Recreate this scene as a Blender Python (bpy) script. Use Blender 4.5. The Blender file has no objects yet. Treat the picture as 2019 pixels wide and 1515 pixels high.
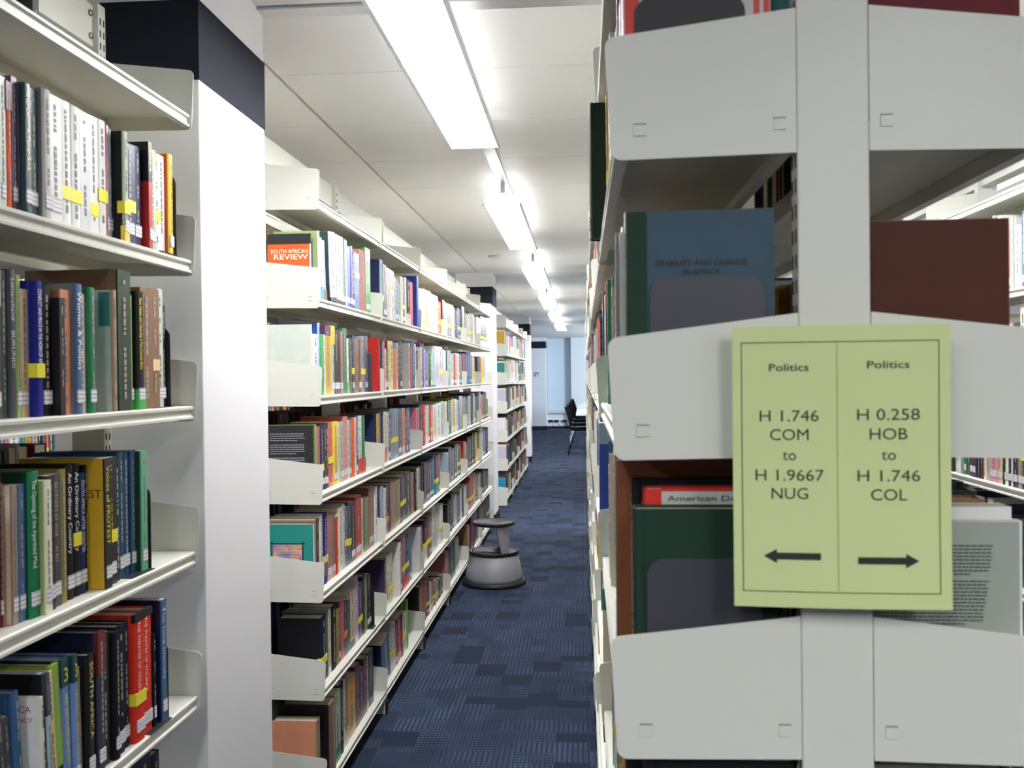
import bpy, bmesh, math, random
from mathutils import Matrix, Vector
R = random.Random(7)
SC = bpy.context.scene
COL = SC.collection
# ---------------------------------------------------------------- camera
EYE = 1.3662
cam_d = bpy.data.cameras.new('camera')
cam = bpy.data.objects.new('camera', cam_d); COL.objects.link(cam)
cam_d.sensor_width = 36.0
cam_d.lens = 1840.0 / 2019.0 * 36.0
cam_d.clip_start = 0.02; cam_d.clip_end = 100
yaw, pit, roll = 0.07652713, -0.00808929, -0.01135977
fwd = Vector((-math.sin(yaw)*math.cos(pit), math.cos(yaw)*math.cos(pit), math.sin(pit)))
r0 = Vector((math.cos(yaw), math.sin(yaw), 0)); u0 = r0.cross(fwd)
rr = math.cos(roll)*r0 + math.sin(roll)*u0; uu = -math.sin(roll)*r0 + math.cos(roll)*u0
cam.matrix_world = Matrix(((rr.x, uu.x, -fwd.x, 0), (rr.y, uu.y, -fwd.y, 0), (rr.z, uu.z, -fwd.z, EYE), (0, 0, 0, 1)))
cam_d.dof.use_dof = True; cam_d.dof.focus_distance = 3.4; cam_d.dof.aperture_fstop = 10.5
SC.camera = cam
# ---------------------------------------------------------------- world, exposure
W = bpy.data.worlds.new('world'); SC.world = W; W.use_nodes = True
W.node_tree.nodes['Background'].inputs[0].default_value = (0.75, 0.86, 1.0, 1)
W.node_tree.nodes['Background'].inputs[1].default_value = 1.0
SC.view_settings.view_transform = 'Standard'; SC.view_settings.look = 'None'
SC.view_settings.gamma = 1.0; SC.view_settings.use_curve_mapping = False
SC.view_settings.exposure = 0.97
LAMP = 19.5          # radiance of the tube diffusers
LAMP_TOP = 0.8       # the glowing upper shell of each fitting
DAYLIGHT = 1100.0      # watts through the far window
SC.cycles.use_denoising = True
SC.cycles.max_bounces = 8; SC.cycles.diffuse_bounces = 5
# ---------------------------------------------------------------- helpers
def lin(c):
    return tuple((v/12.92 if v <= .04045 else ((v+.055)/1.055)**2.4) for v in c)
def rgb(r, g, b): return lin((r/255., g/255., b/255.))
def mat(name, col, rough=.5, metal=0., noise=0., nscale=30., bump=0., bscale=200., emit=0., spec=.5):
    m = bpy.data.materials.new(name); m.use_nodes = True
    nt = m.node_tree; b = nt.nodes['Principled BSDF']
    b.inputs['Base Color'].default_value = (*col, 1); b.inputs['Roughness'].default_value = rough
    b.inputs['Metallic'].default_value = metal; b.inputs['Specular IOR Level'].default_value = spec
    tc = nt.nodes.new('ShaderNodeTexCoord')
    if noise:
        n = nt.nodes.new('ShaderNodeTexNoise'); n.inputs['Scale'].default_value = nscale; n.inputs['Detail'].default_value = 4
        nt.links.new(tc.outputs['Object'], n.inputs['Vector'])
        x = nt.nodes.new('ShaderNodeMix'); x.data_type = 'RGBA'
        x.inputs[6].default_value = (*[c*(1-noise) for c in col], 1); x.inputs[7].default_value = (*[min(1, c*(1+noise*.6)) for c in col], 1)
        nt.links.new(n.outputs['Fac'], x.inputs[0]); nt.links.new(x.outputs[2], b.inputs['Base Color'])
    if bump:
        n = nt.nodes.new('ShaderNodeTexNoise'); n.inputs['Scale'].default_value = bscale
        nt.links.new(tc.outputs['Object'], n.inputs['Vector'])
        bp = nt.nodes.new('ShaderNodeBump'); bp.inputs['Strength'].default_value = bump; bp.inputs['Distance'].default_value = .001
        nt.links.new(n.outputs['Fac'], bp.inputs['Height']); nt.links.new(bp.outputs[0], b.inputs['Normal'])
    if emit:
        b.inputs['Emission Color'].default_value = (*col, 1); b.inputs['Emission Strength'].default_value = emit
    return m
def colour_mat(name, rough, coat=0., attr=False, noise=.12, bump=.15):
    """book cover cloth / laminate: the colour belongs to the object (or to the face attribute)"""
    m = mat(name, (.5, .5, .5), rough, spec=.25 if coat == 0 else .4); nt = m.node_tree; b = nt.nodes['Principled BSDF']
    b.inputs['Coat Weight'].default_value = coat; b.inputs['Coat Roughness'].default_value = .25
    if attr:
        s = nt.nodes.new('ShaderNodeVertexColor'); s.layer_name = 'Col'; so = s.outputs[0]
    else:
        s = nt.nodes.new('ShaderNodeObjectInfo'); so = s.outputs['Color']
    tc = nt.nodes.new('ShaderNodeTexCoord'); n = nt.nodes.new('ShaderNodeTexNoise')
    n.inputs['Scale'].default_value = 35; n.inputs['Detail'].default_value = 5
    nt.links.new(tc.outputs['Object'], n.inputs['Vector'])
    mr = nt.nodes.new('ShaderNodeMapRange'); mr.inputs[3].default_value = 1-noise; mr.inputs[4].default_value = 1+noise
    nt.links.new(n.outputs['Fac'], mr.inputs[0])
    x = nt.nodes.new('ShaderNodeMix'); x.data_type = 'RGBA'; x.blend_type = 'MULTIPLY'; x.inputs[0].default_value = 1
    nt.links.new(so, x.inputs[6]); nt.links.new(mr.outputs[0], x.inputs[7]); nt.links.new(x.outputs[2], b.inputs['Base Color'])
    if bump:
        n2 = nt.nodes.new('ShaderNodeTexNoise'); n2.inputs['Scale'].default_value = 900
        nt.links.new(tc.outputs['Object'], n2.inputs['Vector'])
        bp = nt.nodes.new('ShaderNodeBump'); bp.inputs['Strength'].default_value = bump; bp.inputs['Distance'].default_value = .0006
        nt.links.new(n2.outputs['Fac'], bp.inputs['Height']); nt.links.new(bp.outputs[0], b.inputs['Normal'])
    return m
def new_obj(name, me, m=None, parent=None, loc=None, rot=None):
    o = bpy.data.objects.new(name, me); COL.objects.link(o)
    if m is not None and me is not None and not me.materials: me.materials.append(m)
    if parent is not None: o.parent = parent
    if loc is not None: o.location = loc
    if rot is not None: o.rotation_euler = rot
    return o
def empty(name, loc=(0, 0, 0), rz=0., rx=0.):
    o = bpy.data.objects.new(name, None); COL.objects.link(o); o.empty_display_size = .05
    o.location = loc; o.rotation_euler = (rx, 0, rz); return o
def tag(o, label, cat, group=None, kind=None):
    o['label'] = label; o['category'] = cat
    if group: o['group'] = group
    if kind: o['kind'] = kind
    return o
def struct(o): o['kind'] = 'structure'; return o
def boxes_mesh(name, bs, bevel=0.):
    """bs: list of (x0,x1,y0,y1,z0,z1)"""
    bm = bmesh.new()
    for x0, x1, y0, y1, z0, z1 in bs:
        v = [bm.verts.new(p) for p in ((x0,y0,z0),(x1,y0,z0),(x1,y1,z0),(x0,y1,z0),(x0,y0,z1),(x1,y0,z1),(x1,y1,z1),(x0,y1,z1))]
        for f in ((3,2,1,0),(4,5,6,7),(0,1,5,4),(1,2,6,5),(2,3,7,6),(3,0,4,7)): bm.faces.new([v[i] for i in f])
    if bevel: bmesh.ops.bevel(bm, geom=bm.edges[:], offset=bevel, segments=2, affect='EDGES', profile=.7)
    me = bpy.data.meshes.new(name); bm.to_mesh(me); bm.free(); return me
def box(name, x0, x1, y0, y1, z0, z1, m, parent=None, bevel=0.):
    return new_obj(name, boxes_mesh(name, [(x0, x1, y0, y1, z0, z1)], bevel), m, parent)
def poly_mesh(name, prof, axis, a, b):
    """extrude the closed profile (list of 2-D points) along an axis from a to b; profile is (x,z) for axis y, (x,y) for z"""
    n = len(prof); V = []
    for t in (a, b):
        for p, q in prof: V.append((p, t, q) if axis == 'y' else (p, q, t))
    F = [[i, (i+1) % n, n+(i+1) % n, n+i] for i in range(n)] + [list(range(n))[::-1], list(range(n, 2*n))]
    me = bpy.data.meshes.new(name); me.from_pydata(V, [], F)
    bm = bmesh.new(); bm.from_mesh(me); bmesh.ops.recalc_face_normals(bm, faces=bm.faces[:])
    bm.to_mesh(me); bm.free(); return me
def lathe_mesh(name, prof, seg=48, closed=False):
    V = []; F = []; n = len(prof)
    for i in range(seg):
        a = 2*math.pi*i/seg
        for r, z in prof: V.append((r*math.cos(a), r*math.sin(a), z))
    for i in range(seg):
        j = (i+1) % seg
        for k in range(n if closed else n-1):
            l = (k+1) % n
            F.append((i*n+k, j*n+k, j*n+l, i*n+l))
    me = bpy.data.meshes.new(name); me.from_pydata(V, [], F)
    bm = bmesh.new(); bm.from_mesh(me); bmesh.ops.remove_doubles(bm, verts=bm.verts[:], dist=1e-6)
    bmesh.ops.recalc_face_normals(bm, faces=bm.faces[:]); bm.to_mesh(me); bm.free()
    for p in me.polygons: p.use_smooth = True
    return me
def tube_mesh(name, pts, r, seg=8):
    bm = bmesh.new(); rings = []
    P = [Vector(p) for p in pts]
    for i, p in enumerate(P):
        d = (P[min(i+1, len(P)-1)] - P[max(i-1, 0)]).normalized()
        a = d.cross(Vector((0, 0, 1)) if abs(d.z) < .9 else Vector((1, 0, 0))).normalized(); b = d.cross(a)
        rings.append([bm.verts.new(p + r*(math.cos(2*math.pi*k/seg)*a + math.sin(2*math.pi*k/seg)*b)) for k in range(seg)])
    for A, B in zip(rings, rings[1:]):
        for k in range(seg): bm.faces.new((A[k], A[(k+1) % seg], B[(k+1) % seg], B[k]))
    bm.faces.new(rings[0][::-1]); bm.faces.new(rings[-1])
    bmesh.ops.recalc_face_normals(bm, faces=bm.faces[:])
    me = bpy.data.meshes.new(name); bm.to_mesh(me); bm.free()
    for p in me.polygons: p.use_smooth = True
    return me
def text(name, body, m, parent, origin, xdir, ydir, width, cap, bold=0.):
    """flat printed lettering: starts at origin, runs along xdir, exactly width long, capitals cap high"""
    c = bpy.data.curves.new(name, 'FONT'); c.body = body; c.resolution_u = 3; c.offset = bold
    o = bpy.data.objects.new(name+'_tmp', c); COL.objects.link(o)
    me = bpy.data.meshes.new_from_object(o); bpy.data.objects.remove(o)
    xs = [v.co.x for v in me.vertices]
    X0, X1 = min(xs), max(xs); sx = width/(X1-X0); sy = cap/.70
    X = Vector(xdir); Y = Vector(ydir); Z = X.cross(Y)
    for v in me.vertices: v.co = Vector(origin) + X*((v.co.x-X0)*sx) + Y*(v.co.y*sy) + Z*0.0
    me.materials.clear(); me.materials.append(m)
    o = bpy.data.objects.new(name, me); COL.objects.link(o); o.parent = parent; return o
# ---------------------------------------------------------------- palette
PAL = {'w': (224,224,222,'white'), 'pw': (205,208,215,'pale grey'), 'pg': (200,208,198,'pale grey-green'), 'or': (226,96,44,'orange'), 'pu': (92,55,98,'purple'),
 'dt': (34,66,72,'dark teal'), 'tk': (48,78,88,'slate green'), 'lg': (192,192,188,'light grey'), 'pk': (214,135,150,'pink'), 'pb': (160,190,205,'pale blue'),
 'sg': (172,186,160,'grey-green'), 'nv': (38,48,88,'navy'), 'r': (188,46,42,'red'), 'y': (232,202,64,'yellow'), 'cg': (64,66,76,'charcoal'), 'dg': (26,56,42,'dark green'),
 'lgn': (152,176,112,'light green'), 'be': (208,184,140,'beige'), 'db': (28,34,130,'deep blue'), 'bk': (24,24,28,'black'), 'sa': (210,140,108,'salmon'), 'sb': (62,98,140,'mid blue'),
 'cr': (222,214,192,'cream'), 'gr': (28,122,82,'green'), 'tn': (160,140,112,'tan'), 'lm': (132,178,64,'lime green'), 'br': (134,100,76,'brown'), 'dr': (104,34,40,'maroon'),
 'pc': (222,224,198,'pale cream'), 'ol': (148,134,72,'olive'), 'mu': (206,164,44,'mustard'), 'st': (44,80,112,'steel blue'), 'mg': (98,172,134,'mint green'), 'lb': (112,142,198,'light blue'),
 'dn': (22,34,60,'dark navy'), 're': (206,52,36,'bright red'), 'cl': (226,120,116,'coral'), 'bl': (42,78,170,'blue'), 'lv': (190,186,206,'lavender'), 'tl': (66,128,130,'teal'),
 'lp': (104,104,170,'violet-blue'), 'dp': (176,116,112,'dusty pink'), 'gn': (74,178,92,'leaf green'), 'ip': (62,48,84,'dark purple'), 'py': (232,218,130,'pale yellow'),
 'gy': (120,120,120,'grey'), 'eg': (24,168,86,'emerald'), 'gs': (92,106,94,'grey-green'), 'gb': (140,154,172,'blue-grey'), 'gp': (96,90,108,'purple-grey'), 'co': (222,106,98,'coral red'),
 'tq': (10,140,130,'turquoise'), 'cy': (34,140,176,'cyan'), 'rb': (78,40,28,'red-brown'), 'ob': (132,78,50,'orange-brown'), 'sl': (62,84,98,'slate blue'), 'pp': (160,168,156,'pale grey-green'), 'bg': (150,138,122,'stone')}
def pc(c):
    v = PAL[c]; return rgb(v[0], v[1], v[2])
M_STEEL = mat('painted_shelf_steel', rgb(214, 215, 205), .42, noise=.03, nscale=8, bump=.04, bscale=500)
M_EDGE = mat('dark_slot', rgb(40, 40, 38), .8)
M_BOLT = mat('zinc_bolt', rgb(150, 150, 150), .3, 1.)
M_CLOTH = colour_mat('book_cloth', .62, 0., noise=.10, bump=.3)
M_GLOSS = colour_mat('laminated_cover', .38, .35, noise=.05, bump=0)
M_PAGES = None
def pages_material():
    m = mat('paper_pages', rgb(214, 206, 184), .85); nt = m.node_tree; b = nt.nodes['Principled BSDF']
    tc = nt.nodes.new('ShaderNodeTexCoord'); mp = nt.nodes.new('ShaderNodeMapping'); mp.inputs['Scale'].default_value = (8, 2500, 8)
    n = nt.nodes.new('ShaderNodeTexNoise'); n.inputs['Scale'].default_value = 1
    cr = nt.nodes.new('ShaderNodeMix'); cr.data_type = 'RGBA'; cr.inputs[6].default_value = (*rgb(176, 166, 142), 1); cr.inputs[7].default_value = (*rgb(232, 226, 208), 1)
    nt.links.new(tc.outputs['Object'], mp.inputs[0]); nt.links.new(mp.outputs[0], n.inputs['Vector']); nt.links.new(n.outputs['Fac'], cr.inputs[0]); nt.links.new(cr.outputs[2], b.inputs['Base Color'])
    return m
M_PAGES = pages_material()
def label_material(name, bg, ink, zs, lo, hi, zscale=1.):
    """printed white sticker: rows of small dark marks"""
    m = mat(name, bg, .6); nt = m.node_tree; b = nt.nodes['Principled BSDF']
    tc = nt.nodes.new('ShaderNodeTexCoord'); sp = nt.nodes.new('ShaderNodeSeparateXYZ'); nt.links.new(tc.outputs['Object'], sp.inputs[0])
    mu = nt.nodes.new('ShaderNodeMath'); mu.operation = 'MULTIPLY'; mu.inputs[1].default_value = zs; nt.links.new(sp.outputs['Z'], mu.inputs[0])
    fr = nt.nodes.new('ShaderNodeMath'); fr.operation = 'FRACT'; nt.links.new(mu.outputs[0], fr.inputs[0])
    g = nt.nodes.new('ShaderNodeMath'); g.operation = 'GREATER_THAN'; g.inputs[1].default_value = .55; nt.links.new(fr.outputs[0], g.inputs[0])
    n = nt.nodes.new('ShaderNodeTexNoise'); n.inputs['Scale'].default_value = 800; nt.links.new(tc.outputs['Object'], n.inputs['Vector'])
    g2 = nt.nodes.new('ShaderNodeMath'); g2.operation = 'GREATER_THAN'; g2.inputs[1].default_value = .47; nt.links.new(n.outputs['Fac'], g2.inputs[0])
    a = nt.nodes.new('ShaderNodeMath'); a.operation = 'MULTIPLY'; nt.links.new(g.outputs[0], a.inputs[0]); nt.links.new(g2.outputs[0], a.inputs[1])
    x = nt.nodes.new('ShaderNodeMix'); x.data_type = 'RGBA'; x.inputs[6].default_value = (*bg, 1); x.inputs[7].default_value = (*ink, 1)
    nt.links.new(a.outputs[0], x.inputs[0]); nt.links.new(x.outputs[2], b.inputs['Base Color']); return m
M_LABEL = label_material('shelfmark_sticker', rgb(226, 226, 230), rgb(150, 150, 158), 150, .5, .5)
M_STICK = mat('yellow_sticker', rgb(236, 224, 60), .45)
M_STICKS = {'y': M_STICK, 'or': mat('amber_sticker', rgb(222, 150, 50), .45), 'be': mat('beige_sticker', rgb(222, 200, 150), .6), 'w': mat('white_band_sticker', rgb(232, 230, 220), .6)}
M_BKEND = mat('bookend_enamel', rgb(62, 62, 72), .45, noise=.06)
M_BKDARK = mat('bookend_black_enamel', rgb(30, 29, 34), .5, noise=.05)
INKS = {}
def ink(r, g, b):
    k = (round(r, 2), round(g, 2), round(b, 2))
    if k not in INKS: INKS[k] = mat('print_ink', lin(k), .5)
    return INKS[k]
# ---------------------------------------------------------------- structure
M_WALL = mat('white_wall_paint', rgb(226, 227, 230), .6, noise=.015, nscale=3, bump=.1, bscale=120)
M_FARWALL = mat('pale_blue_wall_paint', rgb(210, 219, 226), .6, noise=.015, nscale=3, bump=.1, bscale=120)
M_NAVY = mat('dark_band_paint', rgb(32, 36, 46), .75, noise=.05, nscale=5, spec=.15)
M_CEIL = mat('ceiling_panel_enamel', rgb(232, 231, 229), .5, noise=.03, nscale=1.5, bump=.08, bscale=300)
M_PLAST = mat('ceiling_plaster', rgb(226, 226, 226), .7)
M_ALU = mat('aluminium_trim', rgb(196, 196, 198), .35, .6)
def carpet_material():
    m = mat('blue_patchwork_carpet', rgb(52, 66, 100), .95, spec=.2); nt = m.node_tree; L = nt.links; b = nt.nodes['Principled BSDF']
    tc = nt.nodes.new('ShaderNodeTexCoord')
    def brick(w, h, off, rot, seed, sx=0.):
        mp = nt.nodes.new('ShaderNodeMapping'); mp.inputs['Rotation'].default_value = (0, 0, rot); mp.inputs['Location'].default_value = (seed, seed*.37, 0)
        L.new(geo.outputs['Position'], mp.inputs[0])
        k = nt.nodes.new('ShaderNodeTexBrick'); k.inputs['Scale'].default_value = 1; k.inputs['Mortar Size'].default_value = 0; k.inputs['Brick Width'].default_value = w
        k.inputs['Row Height'].default_value = h; k.offset = off; k.offset_frequency = 2; k.squash = .6; k.squash_frequency = 3
        k.inputs['Color1'].default_value = (0, 0, 0, 1); k.inputs['Color2'].default_value = (1, 1, 1, 1)
        L.new(mp.outputs[0], k.inputs['Vector']); return k.outputs['Color']
    geo = nt.nodes.new('ShaderNodeNewGeometry')
    def math_(op, a, b_=None, v=None):
        n = nt.nodes.new('ShaderNodeMath'); n.operation = op
        L.new(a, n.inputs[0])
        if b_ is not None: L.new(b_, n.inputs[1])
        elif v is not None: n.inputs[1].default_value = v
        return n.outputs[0]
    A = brick(.23, .105, .4, 0, 3.1); B = brick(.15, .13, .33, math.pi/2, 7.7); C_ = brick(.19, .07, .5, math.pi/2, 1.3)
    sp = nt.nodes.new('ShaderNodeSeparateXYZ'); L.new(geo.outputs['Position'], sp.inputs[0])
    def stripes(axis, per, duty):
        f = math_('FRACT', math_('MULTIPLY', sp.outputs[axis], v=1/per)); return math_('GREATER_THAN', f, v=duty)
    sx = stripes('X', .019, .38); sy = stripes('Y', .022, .34)
    fine = stripes('X', .014, .22); finey = stripes('Y', .011, .35)
    selxy = math_('GREATER_THAN', A, v=.42)
    mixf = nt.nodes.new('ShaderNodeMix'); L.new(selxy, mixf.inputs[0]); L.new(sx, mixf.inputs[2]); L.new(math_('MULTIPLY', sy, fine), mixf.inputs[3])
    on = math_('GREATER_THAN', B, v=.22)                     # plain dark patches elsewhere
    faded = math_('ADD', math_('MULTIPLY', C_, v=.8), v=.35)
    lvl = math_('MULTIPLY', math_('MULTIPLY', mixf.outputs[0], on), faded)
    nz = nt.nodes.new('ShaderNodeTexNoise'); nz.inputs['Scale'].default_value = 150; nz.inputs['Detail'].default_value = 3; L.new(geo.outputs['Position'], nz.inputs['Vector'])
    big = nt.nodes.new('ShaderNodeTexNoise'); big.inputs['Scale'].default_value = 2.2; L.new(geo.outputs['Position'], big.inputs['Vector'])
    lv2 = math_('MULTIPLY', math_('MULTIPLY', lvl, math_('ADD', math_('MULTIPLY', nz.outputs['Fac'], v=1.6), v=.0)), big.outputs['Fac'])
    base = nt.nodes.new('ShaderNodeMix'); base.data_type = 'RGBA'; base.inputs[6].default_value = (*rgb(30, 38, 56), 1); base.inputs[7].default_value = (*rgb(40, 51, 73), 1)
    L.new(math_('ADD', math_('MULTIPLY', B, v=.6), math_('MULTIPLY', nz.outputs['Fac'], v=.5)), base.inputs[0])
    x = nt.nodes.new('ShaderNodeMix'); x.data_type = 'RGBA'; x.inputs[7].default_value = (*rgb(84, 100, 132), 1)
    L.new(base.outputs[2], x.inputs[6]); L.new(lv2, x.inputs[0]); L.new(x.outputs[2], b.inputs['Base Color'])
    bp = nt.nodes.new('ShaderNodeBump'); bp.inputs['Strength'].default_value = .6; bp.inputs['Distance'].default_value = .003
    L.new(math_('ADD', lvl, nz.outputs['Fac']), bp.inputs['Height']); L.new(bp.outputs[0], b.inputs['Normal'])
    return m
M_CARPET = carpet_material()
CEIL = 2.33
XW0, XW1, YW0, YW1 = -4.3, 4.3, -6.4, 24.0
floor = struct(box('floor', XW0-.2, XW1+.2, YW0-.2, YW1+.2, -.12, -.006, mat('screed', rgb(90, 90, 90), .9)))
tile_me = boxes_mesh('carpet_tile', [(.0006, .4994, .0006, .4994, -.006, 0)])
n = 0
for i in range(4):
    for j in range(32):
        o = new_obj('carpet_tile', tile_me, M_CARPET, floor, (-1.0+i*.5, .5+j*.5, 0)); n += 1
rest = boxes_mesh('carpet', [(XW0, -1.0, YW0, YW1, -.006, 0), (1.0, XW1, YW0, YW1, -.006, 0), (-1.0, 1.0, YW0, .5, -.006, 0), (-1.0, 1.0, 16.5, YW1, -.006, 0)])
o = new_obj('carpet', rest, M_CARPET, floor); o['kind'] = 'stuff'
struct(box('wall_left', XW0-.15, XW0, YW0, YW1, 0, CEIL+.3, M_WALL))
wr = boxes_mesh('wall_right', [(XW1, XW1+.15, YW0, 17.5, 0, CEIL+.3), (XW1, XW1+.15, 22.8, YW1, 0, CEIL+.3), (XW1, XW1+.15, 17.5, 22.8, 0, .9), (XW1, XW1+.15, 17.5, 22.8, 2.15, CEIL+.3)])
struct(new_obj('wall_right', wr, M_WALL))
struct(box('wall_front', XW0, XW1, YW0-.15, YW0, 0, CEIL+.3, M_WALL))
# far wall: two nibs either side of a recessed blind panel
fw = boxes_mesh('wall_back', [(XW0, -.94, YW1, YW1+.3, 0, CEIL+.3), (-.32, XW1, YW1-.05, YW1+.3, 0, CEIL+.3), (-.94, -.32, YW1+.12, YW1+.3, 0, CEIL+.3)])
wb = struct(new_obj('wall_back', fw, M_FARWALL))
box('recess_panel', -.93, -.33, YW1+.085, YW1+.12, .46, CEIL, mat('roller_blind_fabric', rgb(188, 204, 218), .8), wb)
box('sill_ledge', -.94, -.32, YW1+.02, YW1+.12, .40, .425, M_ALU, wb)
box('skirting', -.94, -.32, YW1+.10, YW1+.12, 0, .07, M_NAVY, wb)
win = struct(new_obj('window_1', boxes_mesh('window_1', [(XW1, XW1+.08, 17.5, 17.56, .9, 2.15), (XW1, XW1+.08, 22.74, 22.8, .9, 2.15), (XW1, XW1+.08, 20.1, 20.16, .9, 2.15), (XW1, XW1+.08, 17.5, 22.8, .9, .96), (XW1, XW1+.08, 17.5, 22.8, 2.09, 2.15)]), M_ALU))
# ceiling: slab, plaster strips between the column lines, enamelled metal panels with open joints
ceil = struct(box('ceiling', XW0-.15, XW1+.15, YW0-.15, YW1+.3, CEIL+.03, CEIL+.3, M_PLAST))
pan = {}
def panel(x0, x1, y0, y1, m=M_CEIL, g=.002, drop=.0):
    k = (round(x1-x0, 3), round(y1-y0, 3), m.name)
    if k not in pan:
        w, h = x1-x0, y1-y0
        pan[k] = boxes_mesh('ceiling_panel', [(.006, w-.006, g, h-g, 0, .03)], .0015)
    return new_obj('ceiling_panel', pan[k], m, ceil, (x0, y0, CEIL-drop))
XS = [-.962-3*1.2+1.2*i for i in range(8)]
def zone(y0, y1, s0=None, step=.6):
    ys = [y0]; y = s0 if s0 else y0+step
    while y < y1-.05: ys.append(y); y += step
    ys.append(y1)
    for a, b_ in zip(ys, ys[1:]):
        for i in range(1, 6): panel(XS[i], XS[i+1], a, b_)
zone(2.43, 8.72, 2.907); zone(9.15, 16.4)
far = boxes_mesh('far_ceiling_lining', [(XW0, XW1, YW0, 2.36, CEIL, CEIL+.03), (XW0, XW1, 8.75, 9.12, CEIL-.004, CEIL+.03), (XW0, XW1, 16.45, YW1+.2, CEIL+.012, CEIL+.03),
    (XW0, XS[1], 2.36, 16.45, CEIL, CEIL+.03), (XS[6], XW1, 2.36, 16.45, CEIL, CEIL+.03)])
new_obj('plaster_lining', far, M_PLAST, ceil)
box('edge_trim', XW0, XW1, 2.365, 2.425, CEIL-.008, CEIL+.03, M_ALU, ceil, .002)
box('edge_beam', XW0, XW1, 16.41, 16.75, CEIL-.05, CEIL+.03, M_PLAST, ceil)
for i in range(1, 7): box('joint_strip', XS[i]-.012, XS[i]+.012, 2.43, 16.4, CEIL+.008, CEIL+.03, M_ALU, ceil)
# columns
def column(x0, x1, y0, y1, name='column'):
    c = struct(box(name, x0, x1, y0, y1, 0, CEIL+.02, M_WALL, None, .004))
    z0, z1 = 2.024, 2.20
    e = .0015
    new_obj('painted_band', boxes_mesh('painted_band', [(x0-e, x1+e, y0-e, y1+e, z0, z1)]), M_NAVY, c)
    new_obj('skirting', boxes_mesh('skirting', [(x0-.012, x1+.012, y0-.012, y1+.012, 0, .085)], .002), M_NAVY, c)
    return c
column(-1.175, -.8324, 1.99, 2.412)
column(-1.175, -.8324, 8.61, 8.985)
column(-1.20, -.848, 14.85, 15.25)
c4 = struct(box('column', -1.34, -.948, 23.6, 24.0, 0, CEIL+.02, M_FARWALL, None, .004))
new_obj('painted_band', boxes_mesh('painted_band', [(-1.3415, -.9465, 23.5985, 24, 2.07, 2.245)]), M_NAVY, c4)
new_obj('skirting', boxes_mesh('skirting', [(-1.352, -.936, 23.588, 24, 0, .10)]), M_NAVY, c4)
# ---------------------------------------------------------------- ceiling lights
M_DIFF = mat('lit_diffuser', (1, 1, 1), .5, emit=LAMP)
M_SHELL = mat('glowing_upper_shell', (1, 1, 1), .5, emit=LAMP_TOP)
M_RIM = mat('fitting_rim', rgb(222, 224, 232), .3)
def arc_prof(w, h, k=10):
    return [(-w, 0)] + [(-w*math.cos(math.pi*i/k) if True else 0, .006+h*math.sin(math.pi*i/k)**.8) for i in range(1, k)] + [(w, 0)]
L_LEN = 1.6
light_parts = [('diffuser', boxes_mesh('diffuser', [(-.083, .083, 0, L_LEN, -.002, .004)]), M_DIFF),
    ('rim', boxes_mesh('rim', [(-.095, -.0835, 0, L_LEN, -.003, .006)], .001), M_RIM), ('rim', boxes_mesh('rim', [(.0835, .095, 0, L_LEN, -.003, .006)], .001), M_RIM),
    ('upper_shell', poly_mesh('upper_shell', arc_prof(.088, .05), 'y', .004, L_LEN-.004), M_SHELL),
    ('hanger', boxes_mesh('hanger', [(-.01, .01, .05, .07, .05, .118)]), M_ALU), ('hanger', boxes_mesh('hanger', [(-.01, .01, L_LEN-.07, L_LEN-.05, .05, .118)]), M_ALU)]
ORD = ['nearest', 'second', 'third', 'fourth', 'fifth', 'sixth', 'seventh', 'eighth', 'ninth', 'tenth']
def ceiling_light(x, y, label, group):
    e = empty('ceiling_light', (x, y, 2.2)); tag(e, label, 'ceiling light', group)
    for nm, me, m in light_parts: new_obj(nm, me, m, e)
rows_of_light = [(-.385, 'main aisle with the step stool', range(-1, 6)), (-1.69, 'aisle beyond the left-hand bookcases', range(-1, 5)), (.885, 'aisle beyond the sign', range(-1, 5)), (2.25, 'farthest right aisle', range(-1, 4))]
for x, nm, ks in rows_of_light:
    for q, k in enumerate(ks):
        a = 1.78+2.73*k if k >= 0 else -1.95
        if x == -.385:
            lab = ('long strip light behind the viewer over the main aisle' if k == -1 else 'strip light over the cross aisle farthest behind the viewer') if k < 0 else f'glowing strip light over the main aisle, {ORD[k]} from the front'
        else: lab = f'strip light over the {nm}, {ORD[q]} of its line'
        ceiling_light(x, a, lab, 'strip lights of the main aisle' if x == -.385 else 'strip lights of the neighbouring aisles')
    box('lighting_track', x-.026, x+.026, .2, ks[-1]*2.73+1.9, CEIL-.012, CEIL-.001, M_ALU, ceil)
al = bpy.data.lights.new('daylight', 'AREA'); al.shape = 'RECTANGLE'; al.size = 5.2; al.size_y = 1.2; al.energy = DAYLIGHT; al.color = (.86, .94, 1.0)
ao = bpy.data.objects.new('daylight', al); COL.objects.link(ao); ao.location = (XW1+.1, 20.15, 1.52); ao.rotation_euler = (0, math.pi/2, 0)
# smoke detector
sd = new_obj('smoke_detector', lathe_mesh('smoke_detector', [(0, -.035), (.03, -.035), (.045, -.02), (.055, -.004), (.055, 0), (0, 0)], 32), mat('detector_plastic', rgb(226, 226, 222), .4), None, (-.70, 7.43, CEIL))
tag(sd, 'round white smoke detector on the ceiling panels left of the lights', 'smoke detector')
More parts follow.
